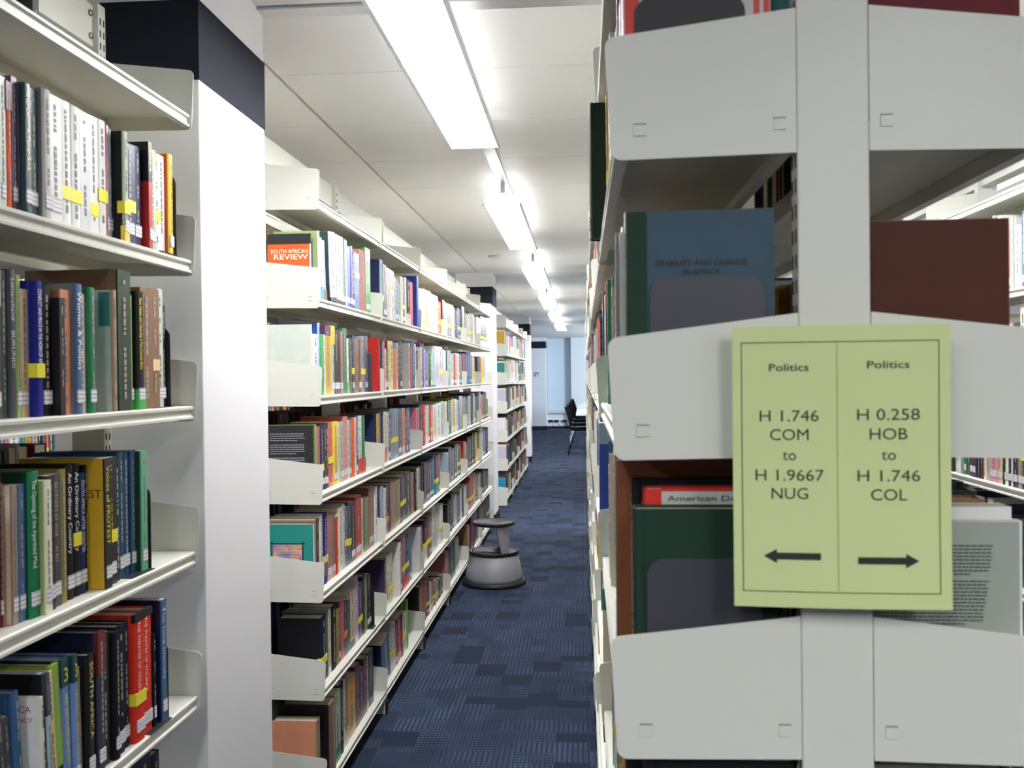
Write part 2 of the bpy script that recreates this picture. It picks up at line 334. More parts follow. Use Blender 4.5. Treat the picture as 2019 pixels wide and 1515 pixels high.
# ---------------------------------------------------------------- bookcases
PITCH = .30401; ZTOP = 1.8936; SHT = .027; HALF = .2165; BAY = .9; NLEV = 7
def zb(k): return ZTOP-k*PITCH
xb, xf = .036, HALF
prof = [(xb, 0), (xb, SHT), (xf-.003, SHT), (xf, SHT-.0025), (xf, SHT-.007), (xf-.005, SHT-.0095), (xf-.005, .007), (xf, .0045), (xf, 0), (xf-.014, 0), (xf-.014, .0015), (xf-.008, .003),
        (xf-.008, SHT-.004), (xb+.002, SHT-.004), (xb+.002, .003), (xb+.012, .0015), (xb+.012, 0)]
SHELF = poly_mesh('shelf', prof, 'y', .004, .896)
def rounded(pts, rads, seg=5):
    out = []; n = len(pts)
    for i, (p, r) in enumerate(zip(pts, rads)):
        p = Vector(p)
        if r == 0: out.append(tuple(p)); continue
        a = (Vector(pts[i-1])-p).normalized(); b = (Vector(pts[(i+1) % n])-p).normalized()
        ang = a.angle(b); d = r/math.tan(ang/2)
        c = p+(a+b).normalized()*(r/math.sin(ang/2)); s = p+a*d; e = p+b*d
        v0 = s-c; v1 = e-c; th = v0.angle(v1); sgn = 1 if v0.x*v1.y-v0.y*v1.x > 0 else -1
        for k in range(seg+1):
            t = sgn*th*k/seg; out.append((c.x+v0.x*math.cos(t)-v0.y*math.sin(t), c.y+v0.x*math.sin(t)+v0.y*math.cos(t)))
    return out
bprof = rounded([(.0355, -.003), (HALF+.003, -.006), (HALF+.009, .118), (.0355, .141)], [0, .011, .011, 0])
BR0 = poly_mesh('end_bracket', bprof, 'y', .0004, .0016)
BR1 = poly_mesh('end_bracket', bprof, 'y', .8984, .8996)
for mm in (BR0, BR1): mm.materials.append(M_STEEL)
M_TAB_SHADE = mat('tab_shade_grey', rgb(140, 140, 134), .8)  # grey for the shadow painted along the top of each pressed tab
TABS = []
for a_, b_, c_ in ((.184, .197, .018), (.046, .058, .020)):
    t_ = poly_mesh('pressed_tab', rounded_tab(a_, b_, c_), 'y', -.0014, .0006) if False else boxes_mesh('pressed_tab', [(a_, b_, -.0012, .0006, c_, c_+.011)], .0004)
    t_.materials.append(M_STEEL)
    s_ = boxes_mesh('tab_top_shade', [(a_, b_, -.0006, .0006, c_+.0112, c_+.0126)]); s_.materials.append(M_TAB_SHADE)  # thin grey strip: painted shadow over the tab's top edge, no opening
    TABS.append(t_); TABS.append(s_)
TABSM = []          # the same tabs for the brackets of the other side, seen from their outer face
for q, (a_, b_, c_) in enumerate(((.184, .197, .018), (.046, .058, .020))):
    t_ = boxes_mesh('pressed_tab', [(a_, b_, .8994, .9012, c_, c_+.011)], .0004); t_.materials.append(M_STEEL)
    s_ = boxes_mesh('tab_top_shade', [(a_, b_, .8994, .9006, c_+.0112, c_+.0126)]); s_.materials.append(M_TAB_SHADE)
    TABSM += [t_, s_]
UP = boxes_mesh('upright', [(-.035, .035, 0, .03, 0, 2.15)], .0025)
SLOT = boxes_mesh('slot_row', [(s*.0352-.0004 if s > 0 else -.0356, s*.0352+.0004 if s > 0 else -.0348, .006, .010, .10+i*.0254, .114+i*.0254) for i in range(80) for s in (-1, 1)]
                  + [(s*.0352-.0004 if s > 0 else -.0356, s*.0352+.0004 if s > 0 else -.0348, .020, .024, .10+i*.0254, .114+i*.0254) for i in range(80) for s in (-1, 1)])
BEAM = boxes_mesh('top_beam', [(-.024, .024, .031, .899, 2.058, 2.145)], .002)
FOOT = boxes_mesh('foot', [(.036, .212, -.0, .022, .0, .062)], .002)
CAP = boxes_mesh('foot_cap', [(.212, .221, -.001, .023, 0, .056)], .003)
BOLT = lathe_mesh('bolt', [(0, .004), (.005, .004), (.007, .001), (.007, 0), (0, 0)], 12)
M_CAP = mat('black_foot_plastic', rgb(22, 22, 24), .5)
nlab = 0
def bookcase(xc, y0, label, group, far_upright=False, detail=False, sides=(1, -1)):
    e = empty('bookcase', (xc, y0, 0)); tag(e, label, 'bookcase', group)
    new_obj('upright', UP, M_STEEL, e)
    if detail:
        o = new_obj('slot_row', SLOT, M_EDGE, e); o['kind'] = 'stuff'
    if far_upright:
        new_obj('upright', UP, M_STEEL, e, (0, .872, 0))
        if detail: o = new_obj('slot_row', SLOT, M_EDGE, e, (0, .872, 0)); o['kind'] = 'stuff'
    new_obj('top_beam', BEAM, M_STEEL, e)
    for s in sides:
        rz = 0 if s > 0 else math.pi; dy = 0 if s > 0 else BAY
        for yy in ((.0, ) if not far_upright else (0., .878)):
            new_obj('foot', FOOT, M_STEEL, e, (0, (yy if s > 0 else yy+.022), 0), (0, 0, rz))
            new_obj('foot_cap', CAP, M_CAP, e, (0, (yy if s > 0 else yy+.022), 0), (0, 0, rz))
        for z in (2.093, 2.14-.003):
            new_obj('bolt', BOLT, M_BOLT, e, (s*.0245, .045, z-.012 if z > 2.1 else z-.015), (0, s*math.pi/2, 0))
            if far_upright: new_obj('bolt', BOLT, M_BOLT, e, (s*.0245, .86, z-.012 if z > 2.1 else z-.015), (0, s*math.pi/2, 0))
        for k in range(NLEV):
            new_obj('shelf', SHELF, M_STEEL, e, (0, dy, zb(k)), (0, 0, rz))
            for me in (BR0, BR1):
                b = new_obj('end_bracket', me, None, e, (0, dy, zb(k)), (0, 0, rz))
                near = (me is BR0) == (s > 0)
                if detail and near:
                    # pressed tabs show on the camera-facing bracket
                    for q, tm in enumerate(TABS if s > 0 else TABSM): new_obj('pressed_tab' if q % 2 == 0 else 'tab_top_shade', tm, None, b)
    return e
XL, XR, X3, X0 = -1.029, .2500, 1.5165, -2.31
NTH = ['first', 'second', 'third', 'fourth', 'fifth', 'sixth', 'seventh', 'eighth', 'ninth', 'tenth']
bookcase(XL, .0956-.0, 'white steel bookcase bay level with the viewer, before the nearest pillar bay', 'bookcases before the first pillar')
bookcase(XL, .9956, 'white steel bookcase bay ending at the nearest white pillar', 'bookcases before the first pillar', True, True)
for i in range(6):
    bookcase(XL, 2.8252+.9*i, f'white steel bookcase bay behind the nearest pillar, {NTH[i]} of the long row', 'bookcases between the two pillars', i == 5, i < 2)
for i in range(4):
    bookcase(XL, 9.83+.9*i, f'white steel bookcase bay past the second pillar, {NTH[i]} of four', 'bookcases past the second pillar', i == 3, i == 0)
for i in range(8):
    bookcase(XR, .9515+.9*i, 'white double-sided bookcase bay carrying the green paper sign' if i == 0 else f'white bookcase bay in line behind the green sign, {NTH[i]} of its row', 'bookcases in the row behind the sign', i == 7, i == 0)
for i in range(4):
    bookcase(XR, 9.83+.9*i, f'white bookcase bay at the far end of the sign row, {NTH[i]} of four', 'far bookcases of the sign row', i == 3)
for i in range(3):
    bookcase(X3, 1.83+.9*i, f'white bookcase bay seen through gaps right of the sign, {NTH[i]} from the front', 'bookcases across the right-hand aisle', i == 2, i == 1, (-1,))
for i in range(7):
    bookcase(X0, 2.0+.9*i, f'white bookcase bay across the left-hand aisle seen through gaps, {NTH[i]} from the front', 'bookcases across the left-hand aisle', i == 6, False, (1,))
# ---------------------------------------------------------------- books
def cover_mesh(d, t, h, hard):
    """spine at x=0 facing +x, boards run back to x=-d, thickness along y, base at z=0"""
    w = .0025 if hard else .0006
    if t < .012: w = min(w, t*.18)
    bul = min(.0016, t*.08) if hard else .0
    n = 6 if hard else 1
    out = [(-d, 0)]
    if hard: out += [(-.012, 0), (-.009, .0009), (-.006, 0)]
    for i in range(n+1):
        u = i/n; out.append((-.0015+.0015*(1 if not hard else 1)+bul*math.sin(math.pi*u)-(.0015 if u in (0., 1.) and hard else 0), t*u if hard else (t*u)))
    if hard: out += [(-.006, t), (-.009, t-.0009), (-.012, t)]
    out += [(-d, t), (-d, t-w), (-w-.0005, t-w), (-w-.0005, w), (-d, w)]
    return poly_mesh('cover', out, 'z', 0, h)
LBLM = {}
def book(row_s, x_front, y0, zs, th, h, lean, col, flags, label, group, d=None, hard=None, full=True):
    """row_s=+1: spine faces +X.  y0 is the near side."""
    F = {}
    flags = flags.replace(';N:1', '').replace('N:1', '') or '-'
    if flags != '-':
        for f in flags.split(';'):
            k, _, v = f.partition(':'); F[k] = v
    rng = random.Random(hash((round(y0*1000), round(zs*100), round(x_front*100))) & 0xffff)
    if hard is None: hard = rng.random() < .45
    if d is None: d = min(.176, max(.12, h*.68))
    th = max(th-.0006, .004)
    if row_s > 0: e = empty('book', (x_front, y0, zs), 0, math.radians(lean)); nearY = 0
    else: e = empty('book', (x_front, y0+th, zs), math.pi, -math.radians(lean)); nearY = th
    nd = -1 if row_s > 0 else 1
    tag(e, label, 'book', group)
    m = M_CLOTH if (hard and rng.random() < .6) else M_GLOSS
    c = new_obj('cover', cover_mesh(d, th, h, hard), m, e); c.color = (*pc(col), 1)
    g = .003 if hard else .0004
    w = min(.0026 if hard else .0007, th*.2)
    new_obj('page_block', boxes_mesh('page_block', [(-d+g, -w-.0006, w, th-w, g, h-g)]), M_PAGES, e)
    q = min(.0016, th*.08) if hard else 0.
    xs = q+.0004
    if 'c' in F:      # the boards differ from the spine: a printed / papered side
        fb = boxes_mesh('front_board', [(-d+.0005, -.003, nearY-.0004 if nd < 0 else nearY, nearY if nd < 0 else nearY+.0004, .0005, h-.0005)])
        o = new_obj('front_board', fb, M_CLOTH if hard else M_GLOSS, e); o.color = (*pc(F['c']), 1)
    for key in ('b', 't'):
        if key in F:
            v = F[key].split(':'); fr = float(v[1]); z0, z1 = (0, h*fr) if key == 'b' else (h*(1-fr), h)
            bb = boxes_mesh('colour_band', [(-d*.0-.006, xs, -.0006, th+.0006, z0+.0002, z1+.0004)] + ([] if ('c' in F and F.get('Q') != 'SAR') else [(-d, -.006, nearY-.0007, nearY+.0007, z0+.0002, z1+.0003)]))
            o = new_obj('colour_band', bb, M_GLOSS, e); o.color = (*pc(v[0]), 1)
    if 's' in F:
        v = F['s'].split(':'); fr = float(v[0]) if v[0] else .35
        if fr > 0:
            mm = M_STICKS[v[1] if len(v) > 1 else 'y']
            hh = .011
            new_obj('spine_sticker', boxes_mesh('spine_sticker', [(-.012, xs+.0006, -.0009, th+.0009, h*fr-hh, h*fr+hh)]), mm, e)
    if 'L' in F and th > .006:
        new_obj('shelfmark_label', boxes_mesh('shelfmark_label', [(q*.3, xs+.0009, th*.12, th*.88, .018, .040)]), M_LABEL, e)
    if 'T' in F:
        body, _, cc = F['T'].rpartition(':'); c3 = [float(a) for a in cc.split(',')]
        base = th*.24; cap = min(th*.5, .0105)
        L_ = h*.60; z1 = h*.94
        if body.startswith('3 '):
            text('volume_number', '3', ink(*c3), e, (xs+.0005, th*.2, h*.93), (0, 1, 0), (0, 0, 1), th*.55, h*.10) if False else text('volume_number', '3', ink(*c3), e, (xs+.0012, th*.22, h*.84), (0, 1, 0), (0, 0, 1), th*.52, h*.10)
            body = body[2:].strip(); z1 = h*.74; L_ = h*.52
        if len(body) < 14: L_ = min(L_, cap*len(body)*1.1)
        text('spine_title', body, ink(*c3), e, (xs+.0002, base, z1), (0, 0, -1), (0, 1, 0), L_, cap, .004)
    elif full:
        # illegible spine lettering as rows of tiny printed blocks
        dark = sum(PAL[col][:3]) < 380
        qs = []; z = h*.93; zend = h*(.2 if 'L' in F or 'b' in F else .12); a = th*.40; b_ = th*.58
        if th < .01: a, b_ = th*.36, th*.64
        while z > zend:
            L_ = rng.uniform(.004, .014); qs.append((xs, xs+.0003, a, b_, z-L_, z)); z -= L_+rng.uniform(.0018, .004)
            if rng.random() < .12: z -= .02
        o = new_obj('spine_lettering', boxes_mesh('spine_lettering', qs), ink(.60, .60, .56) if dark else ink(.50, .48, .52), e); o['kind'] = 'stuff'
    Qk = F.get('Q'); ny = nearY + nd*.0012; X_ = (1, 0, 0) if row_s > 0 else (-1, 0, 0)
    if Qk == 'TEST': text('cover_title', 'PROTEST', ink(.22, .18, .05), e, (-.088, ny, h*.70), X_, (0, 0, 1), .082, .014)
    if Qk == 'CA':
        text('cover_title', 'AFRICA', ink(.7, .12, .15), e, (-.062, ny, h*.88), X_, (0, 0, 1), .048, .010)
        text('cover_title', 'URGENCY', ink(.7, .12, .15), e, (-.062, ny, h*.80), X_, (0, 0, 1), .050, .007)
    if Qk == 'SAR':
        text('cover_title', 'SOUTH AFRICAN', ink(.98, .92, .78), e, (-.125, ny, h*.70), X_, (0, 0, 1), .118, .012, .012)
        text('cover_title', 'REVIEW', ink(.98, .92, .78), e, (-.115, ny, h*.605), X_, (0, 0, 1), .108, .0155, .016)
    if Qk == 'SQ':
        o = new_obj('cover_patch', boxes_mesh('cover_patch', [(-.024, -.004, ny-.0004, ny, h*.70, h*.98)]), M_GLOSS, e); o.color = (*pc('tl'), 1)
    if Qk == 'TXT':
        qs = []
        for r_ in range(15):
            if r_ in (4, 10): continue
            z = h*.88-r_*.0068; x = -d+.01; L_ = d-.035-(0.03 if r_ in (3, 9, 13) else rng.uniform(0, .008)); xe = x+L_
            while x < xe:
                w_ = rng.uniform(.004, .011); qs.append((x, x+w_, ny-.0003, ny, z-.0026, z)); x += w_+.0016
        o = new_obj('blurb_text', boxes_mesh('blurb_text', qs), ink(.62, .62, .66), e); o['kind'] = 'stuff'
    if Qk == 'ART':
        new_obj('picture_frame_lines', boxes_mesh('frame_lines', [(-d+.002, -.028, ny-.0003, ny, h*.71, h*.722), (-d+.009, -d+.012, ny-.0004, ny, h*.45, h*.75), (-.037, -.034, ny-.0004, ny, h*.45, h*.75)]), ink(.06, .08, .12), e)
        o = new_obj('cover_picture', boxes_mesh('cover_picture', [(-d+.012, -.038, ny-.0003, ny, h*.30, h*.70)]), M_ART, e)
    return e
def art_material():
    m = label_material('printed_text_picture', rgb(200, 205, 222), rgb(150, 60, 90), 210, .5, .5); nt = m.node_tree
    n = nt.nodes.new('ShaderNodeTexNoise'); n.inputs['Scale'].default_value = 28
    tc = nt.nodes.new('ShaderNodeTexCoord'); nt.links.new(tc.outputs['Object'], n.inputs['Vector'])
    cr = nt.nodes.new('ShaderNodeValToRGB'); e = cr.color_ramp.elements; e[0].color = (*rgb(120, 140, 200), 1); e[0].position = .38; e[1].color = (*rgb(235, 190, 150), 1); e[1].position = .58
    nt.links.new(n.outputs['Fac'], cr.inputs[0])
    mix = [x for x in nt.nodes if x.type == 'MIX'][0]; nt.links.new(cr.outputs[0], mix.inputs[6]); return m
M_ART = art_material()
# ---- data: row, bay, level, y, thickness, height, recess, lean, colour, flags, size in view
BOOKS = [
('LF',0,1,1.285,0.012,0.194,0.028,0,'w','L',2892),
('LF',0,1,1.297,0.014,0.196,0.028,0,'pg','L;k:20',3217),
('LF',0,1,1.311,0.014,0.192,0.028,0,'or','k:25;t:dr:.22',3118),
('LF',0,1,1.325,0.014,0.204,0.028,0,'pu','L',3277),
('LF',0,1,1.34,0.018,0.199,0.0183,0,'dt','L;T:AND OIL      K. Panter-Brick:1.0,.95,.7',3793),
('LF',0,1,1.358,0.023,0.197,0.0212,0,'tk','L',3520),
('LF',0,1,1.381,0.023,0.203,0.0133,0,'lg','c:gy;L',4506),
('LF',0,1,1.404,0.037,0.202,0.0177,0,'w','L;k:45',5206),
('LF',0,1,1.441,0.031,0.204,0.0208,0,'w','s:.27;k:40',4520),
('LF',0,1,1.472,0.034,0.205,0.023,0,'w','s:.27;k:40',5039),
('LF',0,1,1.506,0.033,0.205,0.0245,0,'pw','k:40',4346),
('LF',0,1,1.539,0.027,0.206,0.0255,0,'w','s:.22;k:40',3704),
('LF',0,1,1.566,0.031,0.207,0.0263,0,'w','s:.36;k:40',4430),
('LF',0,1,1.597,0.01,0.204,0.0268,0,'pk','L',1127),
('LF',0,1,1.607,0.011,0.199,0.0272,0,'pb','L',1311),
('LF',0,1,1.618,0.018,0.198,0.006,0,'sg','c:bk;b:y:.14;s:.31;L',2159),
('LF',0,1,1.636,0.039,0.184,0.0126,0,'nv','s:.38;k:80;L',2580),
('LF',0,1,1.675,0.033,0.188,0.0172,0,'nv','L;k:80',2297),
('LF',0,1,1.716,0.014,0.203,0.006,0,'r','t:bk:.37;L;T:AFRICA:.9,.9,.9',1461),
('LF',0,1,1.73,0.03,0.195,0.0126,0,'sg','t:y:.15;L',1591),
('LF',0,1,1.76,0.027,0.193,0.0172,0,'w','s:.37:y',1548),
('LF',0,1,1.787,0.027,0.197,0.0205,0,'w','-',1828),
('LF',0,1,1.815,0.02,0.204,0.0123,0,'y','c:or;L;k:30',1784),
('LF',0,2,1.281,0.017,0.218,0.032,0,'cg','L;t:lg:.25',4637),
('LF',0,2,1.298,0.013,0.217,0.032,0,'dg','-',3384),
('LF',0,2,1.312,0.018,0.22,0.0293,0,'cg','T:Lemarchand    BURUNDI:.75,.75,.78',4569),
('LF',0,2,1.33,0.014,0.214,0.0301,0,'lgn','L;k:20',3132),
('LF',0,2,1.344,0.019,0.194,0.0307,0,'be','L',3653),
('LF',0,2,1.363,0.02,0.208,0.0193,0,'db','T:CONFLICT AND PEACE IN THE HORN OF AFRICA:.9,.9,.95;s:.34',4337),
('LF',0,2,1.383,0.029,0.203,0.0231,0,'bk','L;k:60',4286),
('LF',0,2,1.412,0.015,0.186,0.0093,0,'bk','-',2565),
('LF',0,2,1.427,0.029,0.201,0.0161,0,'sa','c:br',2742),
('LF',0,2,1.456,0.024,0.213,0.0093,0,'sb','c:gy;T:Women & Politics:.95,.95,.97;L',4271),
('LF',0,2,1.48,0.02,0.199,0.0161,0,'cr','L',995),
('LF',0,2,1.5,0.022,0.211,0.0103,0,'gr','k:80;L',3450),
('LF',0,2,1.571,0.016,0.213,0.006,0,'tn','c:lg;Q:SQ',2302),
('LF',0,2,1.591,0.047,0.251,0.006,0,'dg','c:br',7378),
('LF',0,2,1.638,0.022,0.21,0.0138,0,'lm','L',967),
('LF',0,2,1.661,0.029,0.219,0.0063,0,'bk','b:gn:.17;L;T:Race, Nation, and Citizenship in Post-Colonial Africa:.95,.85,.1',3581),
('LF',0,2,1.69,0.052,0.229,0.014,0,'br','-',4089),
('LF',0,2,1.742,0.038,0.232,0.0194,0,'br','s:.36:be',3014),
('LF',0,2,1.78,0.024,0.235,0.0232,0,'pg','L',1643),
('LF',0,2,1.804,0.017,0.204,0.0258,0,'bk','L',1024),
('LF',0,3,1.276,0.017,0.231,0.036,0,'br','-',4846),
('LF',0,3,1.293,0.007,0.227,0.036,0,'dr','L',2136),
('LF',0,3,1.3,0.008,0.19,0.036,0,'tn','k:20',1779),
('LF',0,3,1.308,0.014,0.206,0.0263,0,'bg','c:cr;L',3450),
('LF',0,3,1.322,0.017,0.205,0.0253,0,'sb','L',3774),
('LF',0,3,1.34,0.028,0.222,0.0203,0,'gr','c:dg;L;T:The Opening of the Apartheid Mind:.85,.9,.85',6612),
('LF',0,3,1.368,0.017,0.206,0.0113,0,'pc','c:lgn;L;k:30',3372),
('LF',0,3,1.385,0.022,0.211,0.0187,0,'bk','L',1928),
('LF',0,3,1.407,0.026,0.211,0.0239,0,'cg','L;T:BROTHERS AT WAR     ALAO:.65,.6,.5',3285),
('LF',0,3,1.433,0.023,0.216,0.0275,0,'ol','-',3155),
('LF',0,3,1.456,0.025,0.221,0.0301,0,'bk','L;T:An Ordinary Country:.92,.92,.92',3842),
('LF',0,3,1.481,0.022,0.22,0.0319,0,'bk','L;T:An Ordinary Country:.92,.92,.92;s:.43',3254),
('LF',0,3,1.503,0.02,0.203,0.0331,0,'nv','L;T:SOUTH AFRICA AFTER VORSTER:.85,.88,.95',2827),
('LF',0,3,1.523,0.008,0.215,0.034,0,'bk','-',1099),
('LF',0,3,1.537,0.022,0.225,0.006,0,'bk','c:mu;L;T:Voices of PROTEST:.85,.8,.1;Q:TEST',3473),
('LF',0,3,1.559,0.035,0.224,0.015,0,'bk','L;T:Voices of PROTEST:.85,.8,.1;s:.38',2622),
('LF',0,3,1.594,0.024,0.217,0.0213,0,'dg','k:20',1590),
('LF',0,3,1.618,0.022,0.229,0.0257,0,'st','L;k:85',1963),
('LF',0,3,1.64,0.026,0.228,0.0288,0,'st','L;k:85',2537),
('LF',0,3,1.666,0.02,0.228,0.0253,0,'st','L;k:85',2497),
('LF',0,3,1.686,0.024,0.226,0.0143,0,'mg','c:dg;L',3033),
('LF',0,4,1.2672,0.015,0.189,0.028,5,'dg','-',3425),
('LF',0,4,1.2822,0.0137,0.183,0.028,5,'cg','-',3277),
('LF',0,4,1.2959,0.0147,0.176,0.028,5,'cg','-',3014),
('LF',0,4,1.3106,0.0176,0.207,0.0233,4,'sb','-',4227),
('LF',0,4,1.3469,0.01,0.187,0.006,3,'pc','c:w;Q:CA',1962),
('LF',0,4,1.3637,0.009,0.218,0.006,3,'pb','c:bk;t:cg:.3',2137),
('LF',0,4,1.376,0.0223,0.214,0.0126,4,'be','k:20',2676),
('LF',0,4,1.3988,0.0198,0.22,0.0172,4,'bk','t:lm:.75',2105),
('LF',0,4,1.4186,0.0212,0.221,0.0143,3,'lb','t:dt:.2;c:cg;L;T:3   NEW SOUTH AFRICAN REVIEW:.8,.85,.4',4464),
('LF',0,4,1.4398,0.0121,0.222,0.0083,2,'lb','t:dt:.2;L;T:3   NEW SOUTH AFRICAN REVIEW:.8,.85,.4',2649),
('LF',0,4,1.4518,0.0195,0.195,0.0142,2,'tn','-',1538),
('LF',0,4,1.4714,0.0216,0.21,0.006,0,'bk','L;T:SOUTH AFRICA:.85,.8,.45',3556),
('LF',0,4,1.504,0.024,0.238,0.006,0,'cg','t:dr:.3;L;c:dn',4253),
('LF',0,4,1.528,0.027,0.229,0.0126,0,'bk','-',2169),
('LF',0,4,1.561,0.019,0.224,0.006,0,'bk','c:bk;L;k:25',2967),
('LF',0,4,1.58,0.03,0.227,0.0126,0,'bk','L;k:70',2377),
('LF',0,4,1.61,0.024,0.226,0.0172,0,'dn','L;k:70',2090),
('LF',0,4,1.634,0.039,0.234,0.0063,0,'re','t:bk:.06;c:re;s:.34;L;T:THE THEATRE OF VIOLENCE:.95,.8,.75',5330),
('LF',0,4,1.673,0.043,0.232,0.0128,0,'re','t:bk:.06;c:re;L;T:THE THEATRE OF VIOLENCE:.95,.8,.75',3728),
('LF',0,4,1.716,0.009,0.178,0.0103,0,'bk','L',858),
('LF',0,4,1.743,0.022,0.236,0.006,0,'sb','c:dn;L;T:The long journey:.75,.82,.9',2520),
('LF',0,5,1.619,0.073,0.265,0.03,0,'bk','-',11487),
('LF',0,5,1.692,0.048,0.251,0.03,0,'bk','-',6441),
('LF',0,5,1.74,0.039,0.237,0.03,0,'bk','c:bk',4506),
('MR',0,1,2.8282,0.006,0.198,0.024,0,'cr','c:or;t:bk:.16;Q:SAR;N:1',5596),
('MR',0,1,2.8403,0.006,0.188,0.024,2,'cl','k:20',774),
('MR',0,1,2.8463,0.006,0.186,0.024,2,'bl','-',430),
('MR',0,1,2.8525,0.006,0.187,0.024,2,'lb','-',607),
('MR',0,1,2.8595,0.0141,0.21,0.006,2,'pg','c:lgn',804),
('MR',0,1,2.88,0.0458,0.194,0.0114,4,'w','b:cy:.2',654),
('MR',0,1,2.929,0.0464,0.191,0.0152,5,'w','c:pk;b:br:.18',681),
('MR',0,1,2.992,0.074,0.228,0.006,5,'lv','c:dt;b:bk:.06',1667),
('MR',0,1,3.066,0.0532,0.232,0.0114,4,'lv','b:bk:.06',735),
('MR',0,1,3.1193,0.0489,0.235,0.0152,4,'lv','c:bk;b:bk:.06',732),
('MR',0,1,3.1682,0.049,0.238,0.0178,3,'lv','b:bk:.06',820),
('MR',0,1,3.2173,0.0249,0.239,0.0197,2,'tl','-',396),
('MR',0,1,3.2422,0.0228,0.238,0.021,0,'w','-',411),
('MR',0,1,3.265,0.044,0.222,0.0219,0,'lp','L',711),
('MR',0,1,3.309,0.044,0.228,0.0225,0,'bl','L',704),
('MR',0,1,3.353,0.029,0.22,0.023,0,'pu','-',447),
('MR',0,1,3.382,0.071,0.214,0.0233,0,'lb','s:.62:w;k:20',1031),
('MR',0,1,3.453,0.104,0.236,0.0235,0,'dp','-',1579),
('MR',0,1,3.557,0.083,0.256,0.0236,0,'gn','L',1260),
('MR',1,1,3.819,0.061,0.242,0.024,0,'pb','c:nv;s:.35',721),
('MR',1,1,3.88,0.07,0.23,0.024,0,'nv','L',688),
('MR',1,1,3.95,0.062,0.224,0.024,0,'lg','s:.62',621),
('MR',1,1,4.012,0.039,0.223,0.024,0,'w','-',365),
('MR',1,1,4.051,0.055,0.222,0.024,0,'lg','-',504),
('MR',1,1,4.106,0.039,0.198,0.024,0,'lg','-',317),
('MR',1,1,4.145,0.045,0.194,0.024,0,'sb','-',338),
('MR',1,1,4.19,0.063,0.186,0.024,0,'pb','-',438),
('MR',1,1,4.253,0.053,0.218,0.024,0,'cr','-',404),
('MR',1,1,4.306,0.05,0.218,0.024,0,'ip','s:.38',377),
('MR',1,1,4.356,0.037,0.224,0.024,0,'w','-',281),
('MR',1,1,4.393,0.093,0.22,0.024,0,'bk','b:lg:.25',658),
('MR',1,1,4.486,0.076,0.217,0.024,0,'cl','-',498),
('MR',1,1,4.576,0.0452,0.253,0.006,0,'bl','c:bl',460),
('MR',2,1,4.744,0.109,0.209,0.024,0,'w','-',579),
('MR',2,1,4.853,0.228,0.218,0.024,0,'py','c:y;s:.0',1161),
('MR',2,1,5.081,0.086,0.224,0.024,0,'lv','-',386),
('MR',2,1,5.167,0.042,0.214,0.024,0,'w','-',181),
('MR',2,1,5.209,0.164,0.215,0.024,0,'w','-',678),
('MR',2,1,5.373,0.103,0.194,0.024,0,'or','s:.5',356),
('MR',3,1,5.5282,0.0978,0.214,0.024,0,'bk','c:dr',526),
('MR',3,1,5.626,0.095,0.212,0.024,0,'w','-',314),
('MR',3,1,5.721,0.198,0.209,0.024,0,'ip','s:.35',600),
('MR',3,1,5.919,0.055,0.214,0.024,0,'y','-',158),
('MR',3,1,5.974,0.099,0.212,0.024,0,'w','-',272),
('MR',3,1,6.073,0.147,0.208,0.024,0,'nv','-',375),
('MR',3,1,6.22,0.155,0.219,0.024,0,'nv','s:.2',385),
('MR',4,1,6.4282,0.1438,0.242,0.024,0,'cg','-',495),
('MR',4,1,6.576,0.096,0.206,0.024,0,'br','-',192),
('MR',4,1,6.672,0.124,0.206,0.024,0,'lg','s:.35',237),
('MR',4,1,6.796,0.128,0.215,0.024,0,'lg','s:.35',242),
('MR',4,1,6.924,0.172,0.225,0.024,0,'lg','s:.35',320),
('MR',4,1,7.096,0.1,0.231,0.024,0,'w','-',178),
('MR',5,1,7.3282,0.2708,0.226,0.024,0,'w','-',642),
('MR',5,1,7.599,0.478,0.251,0.024,0,'cg','b:w:.2;s:.3',709),
('MR',0,2,2.8282,0.006,0.222,0.024,0,'pc','c:pg;N:1',5298),
('MR',0,2,2.8342,0.0658,0.193,0.024,0,'w','c:gn',1601),
('MR',0,2,2.9,0.019,0.23,0.024,0,'pb','c:bl',471),
('MR',0,2,2.919,0.045,0.196,0.024,0,'eg','-',956),
('MR',0,2,2.964,0.016,0.196,0.024,0,'w','-',345),
('MR',0,2,2.98,0.066,0.225,0.024,0,'mu','t:pu:.14',1434),
('MR',0,2,3.046,0.047,0.229,0.024,0,'sg','t:y:.27;L',1017),
('MR',0,2,3.093,0.079,0.219,0.024,0,'bk','L;T:Zimbabwe:.85,.85,.85',1261),
('MR',0,2,3.172,0.03,0.218,0.024,0,'dp','L',538),
('MR',0,2,3.202,0.055,0.23,0.024,0,'gr','-',989),
('MR',0,2,3.257,0.029,0.195,0.024,0,'w','b:lm:.2',469),
('MR',0,2,3.286,0.05,0.199,0.024,0,'gs','-',748),
('MR',0,2,3.336,0.029,0.211,0.024,0,'nv','s:.38;L',450),
('MR',0,2,3.365,0.068,0.199,0.024,0,'br','-',927),
('MR',0,2,3.433,0.04,0.201,0.024,0,'br','L',542),
('MR',0,2,3.473,0.056,0.213,0.024,0,'gb','s:.37',772),
('MR',0,2,3.529,0.055,0.217,0.024,0,'gp','L;k:80',730),
('MR',0,2,3.682,0.0392,0.215,0.006,0,'r','c:r',790),
('MR',1,2,3.836,0.023,0.208,0.024,0,'cg','-',228),
('MR',1,2,3.859,0.034,0.208,0.024,0,'pk','-',340),
('MR',1,2,3.893,0.028,0.178,0.024,0,'cr','-',240),
('MR',1,2,3.921,0.038,0.18,0.024,0,'nv','-',309),
('MR',1,2,3.959,0.053,0.213,0.024,0,'py','c:dr;L',452),
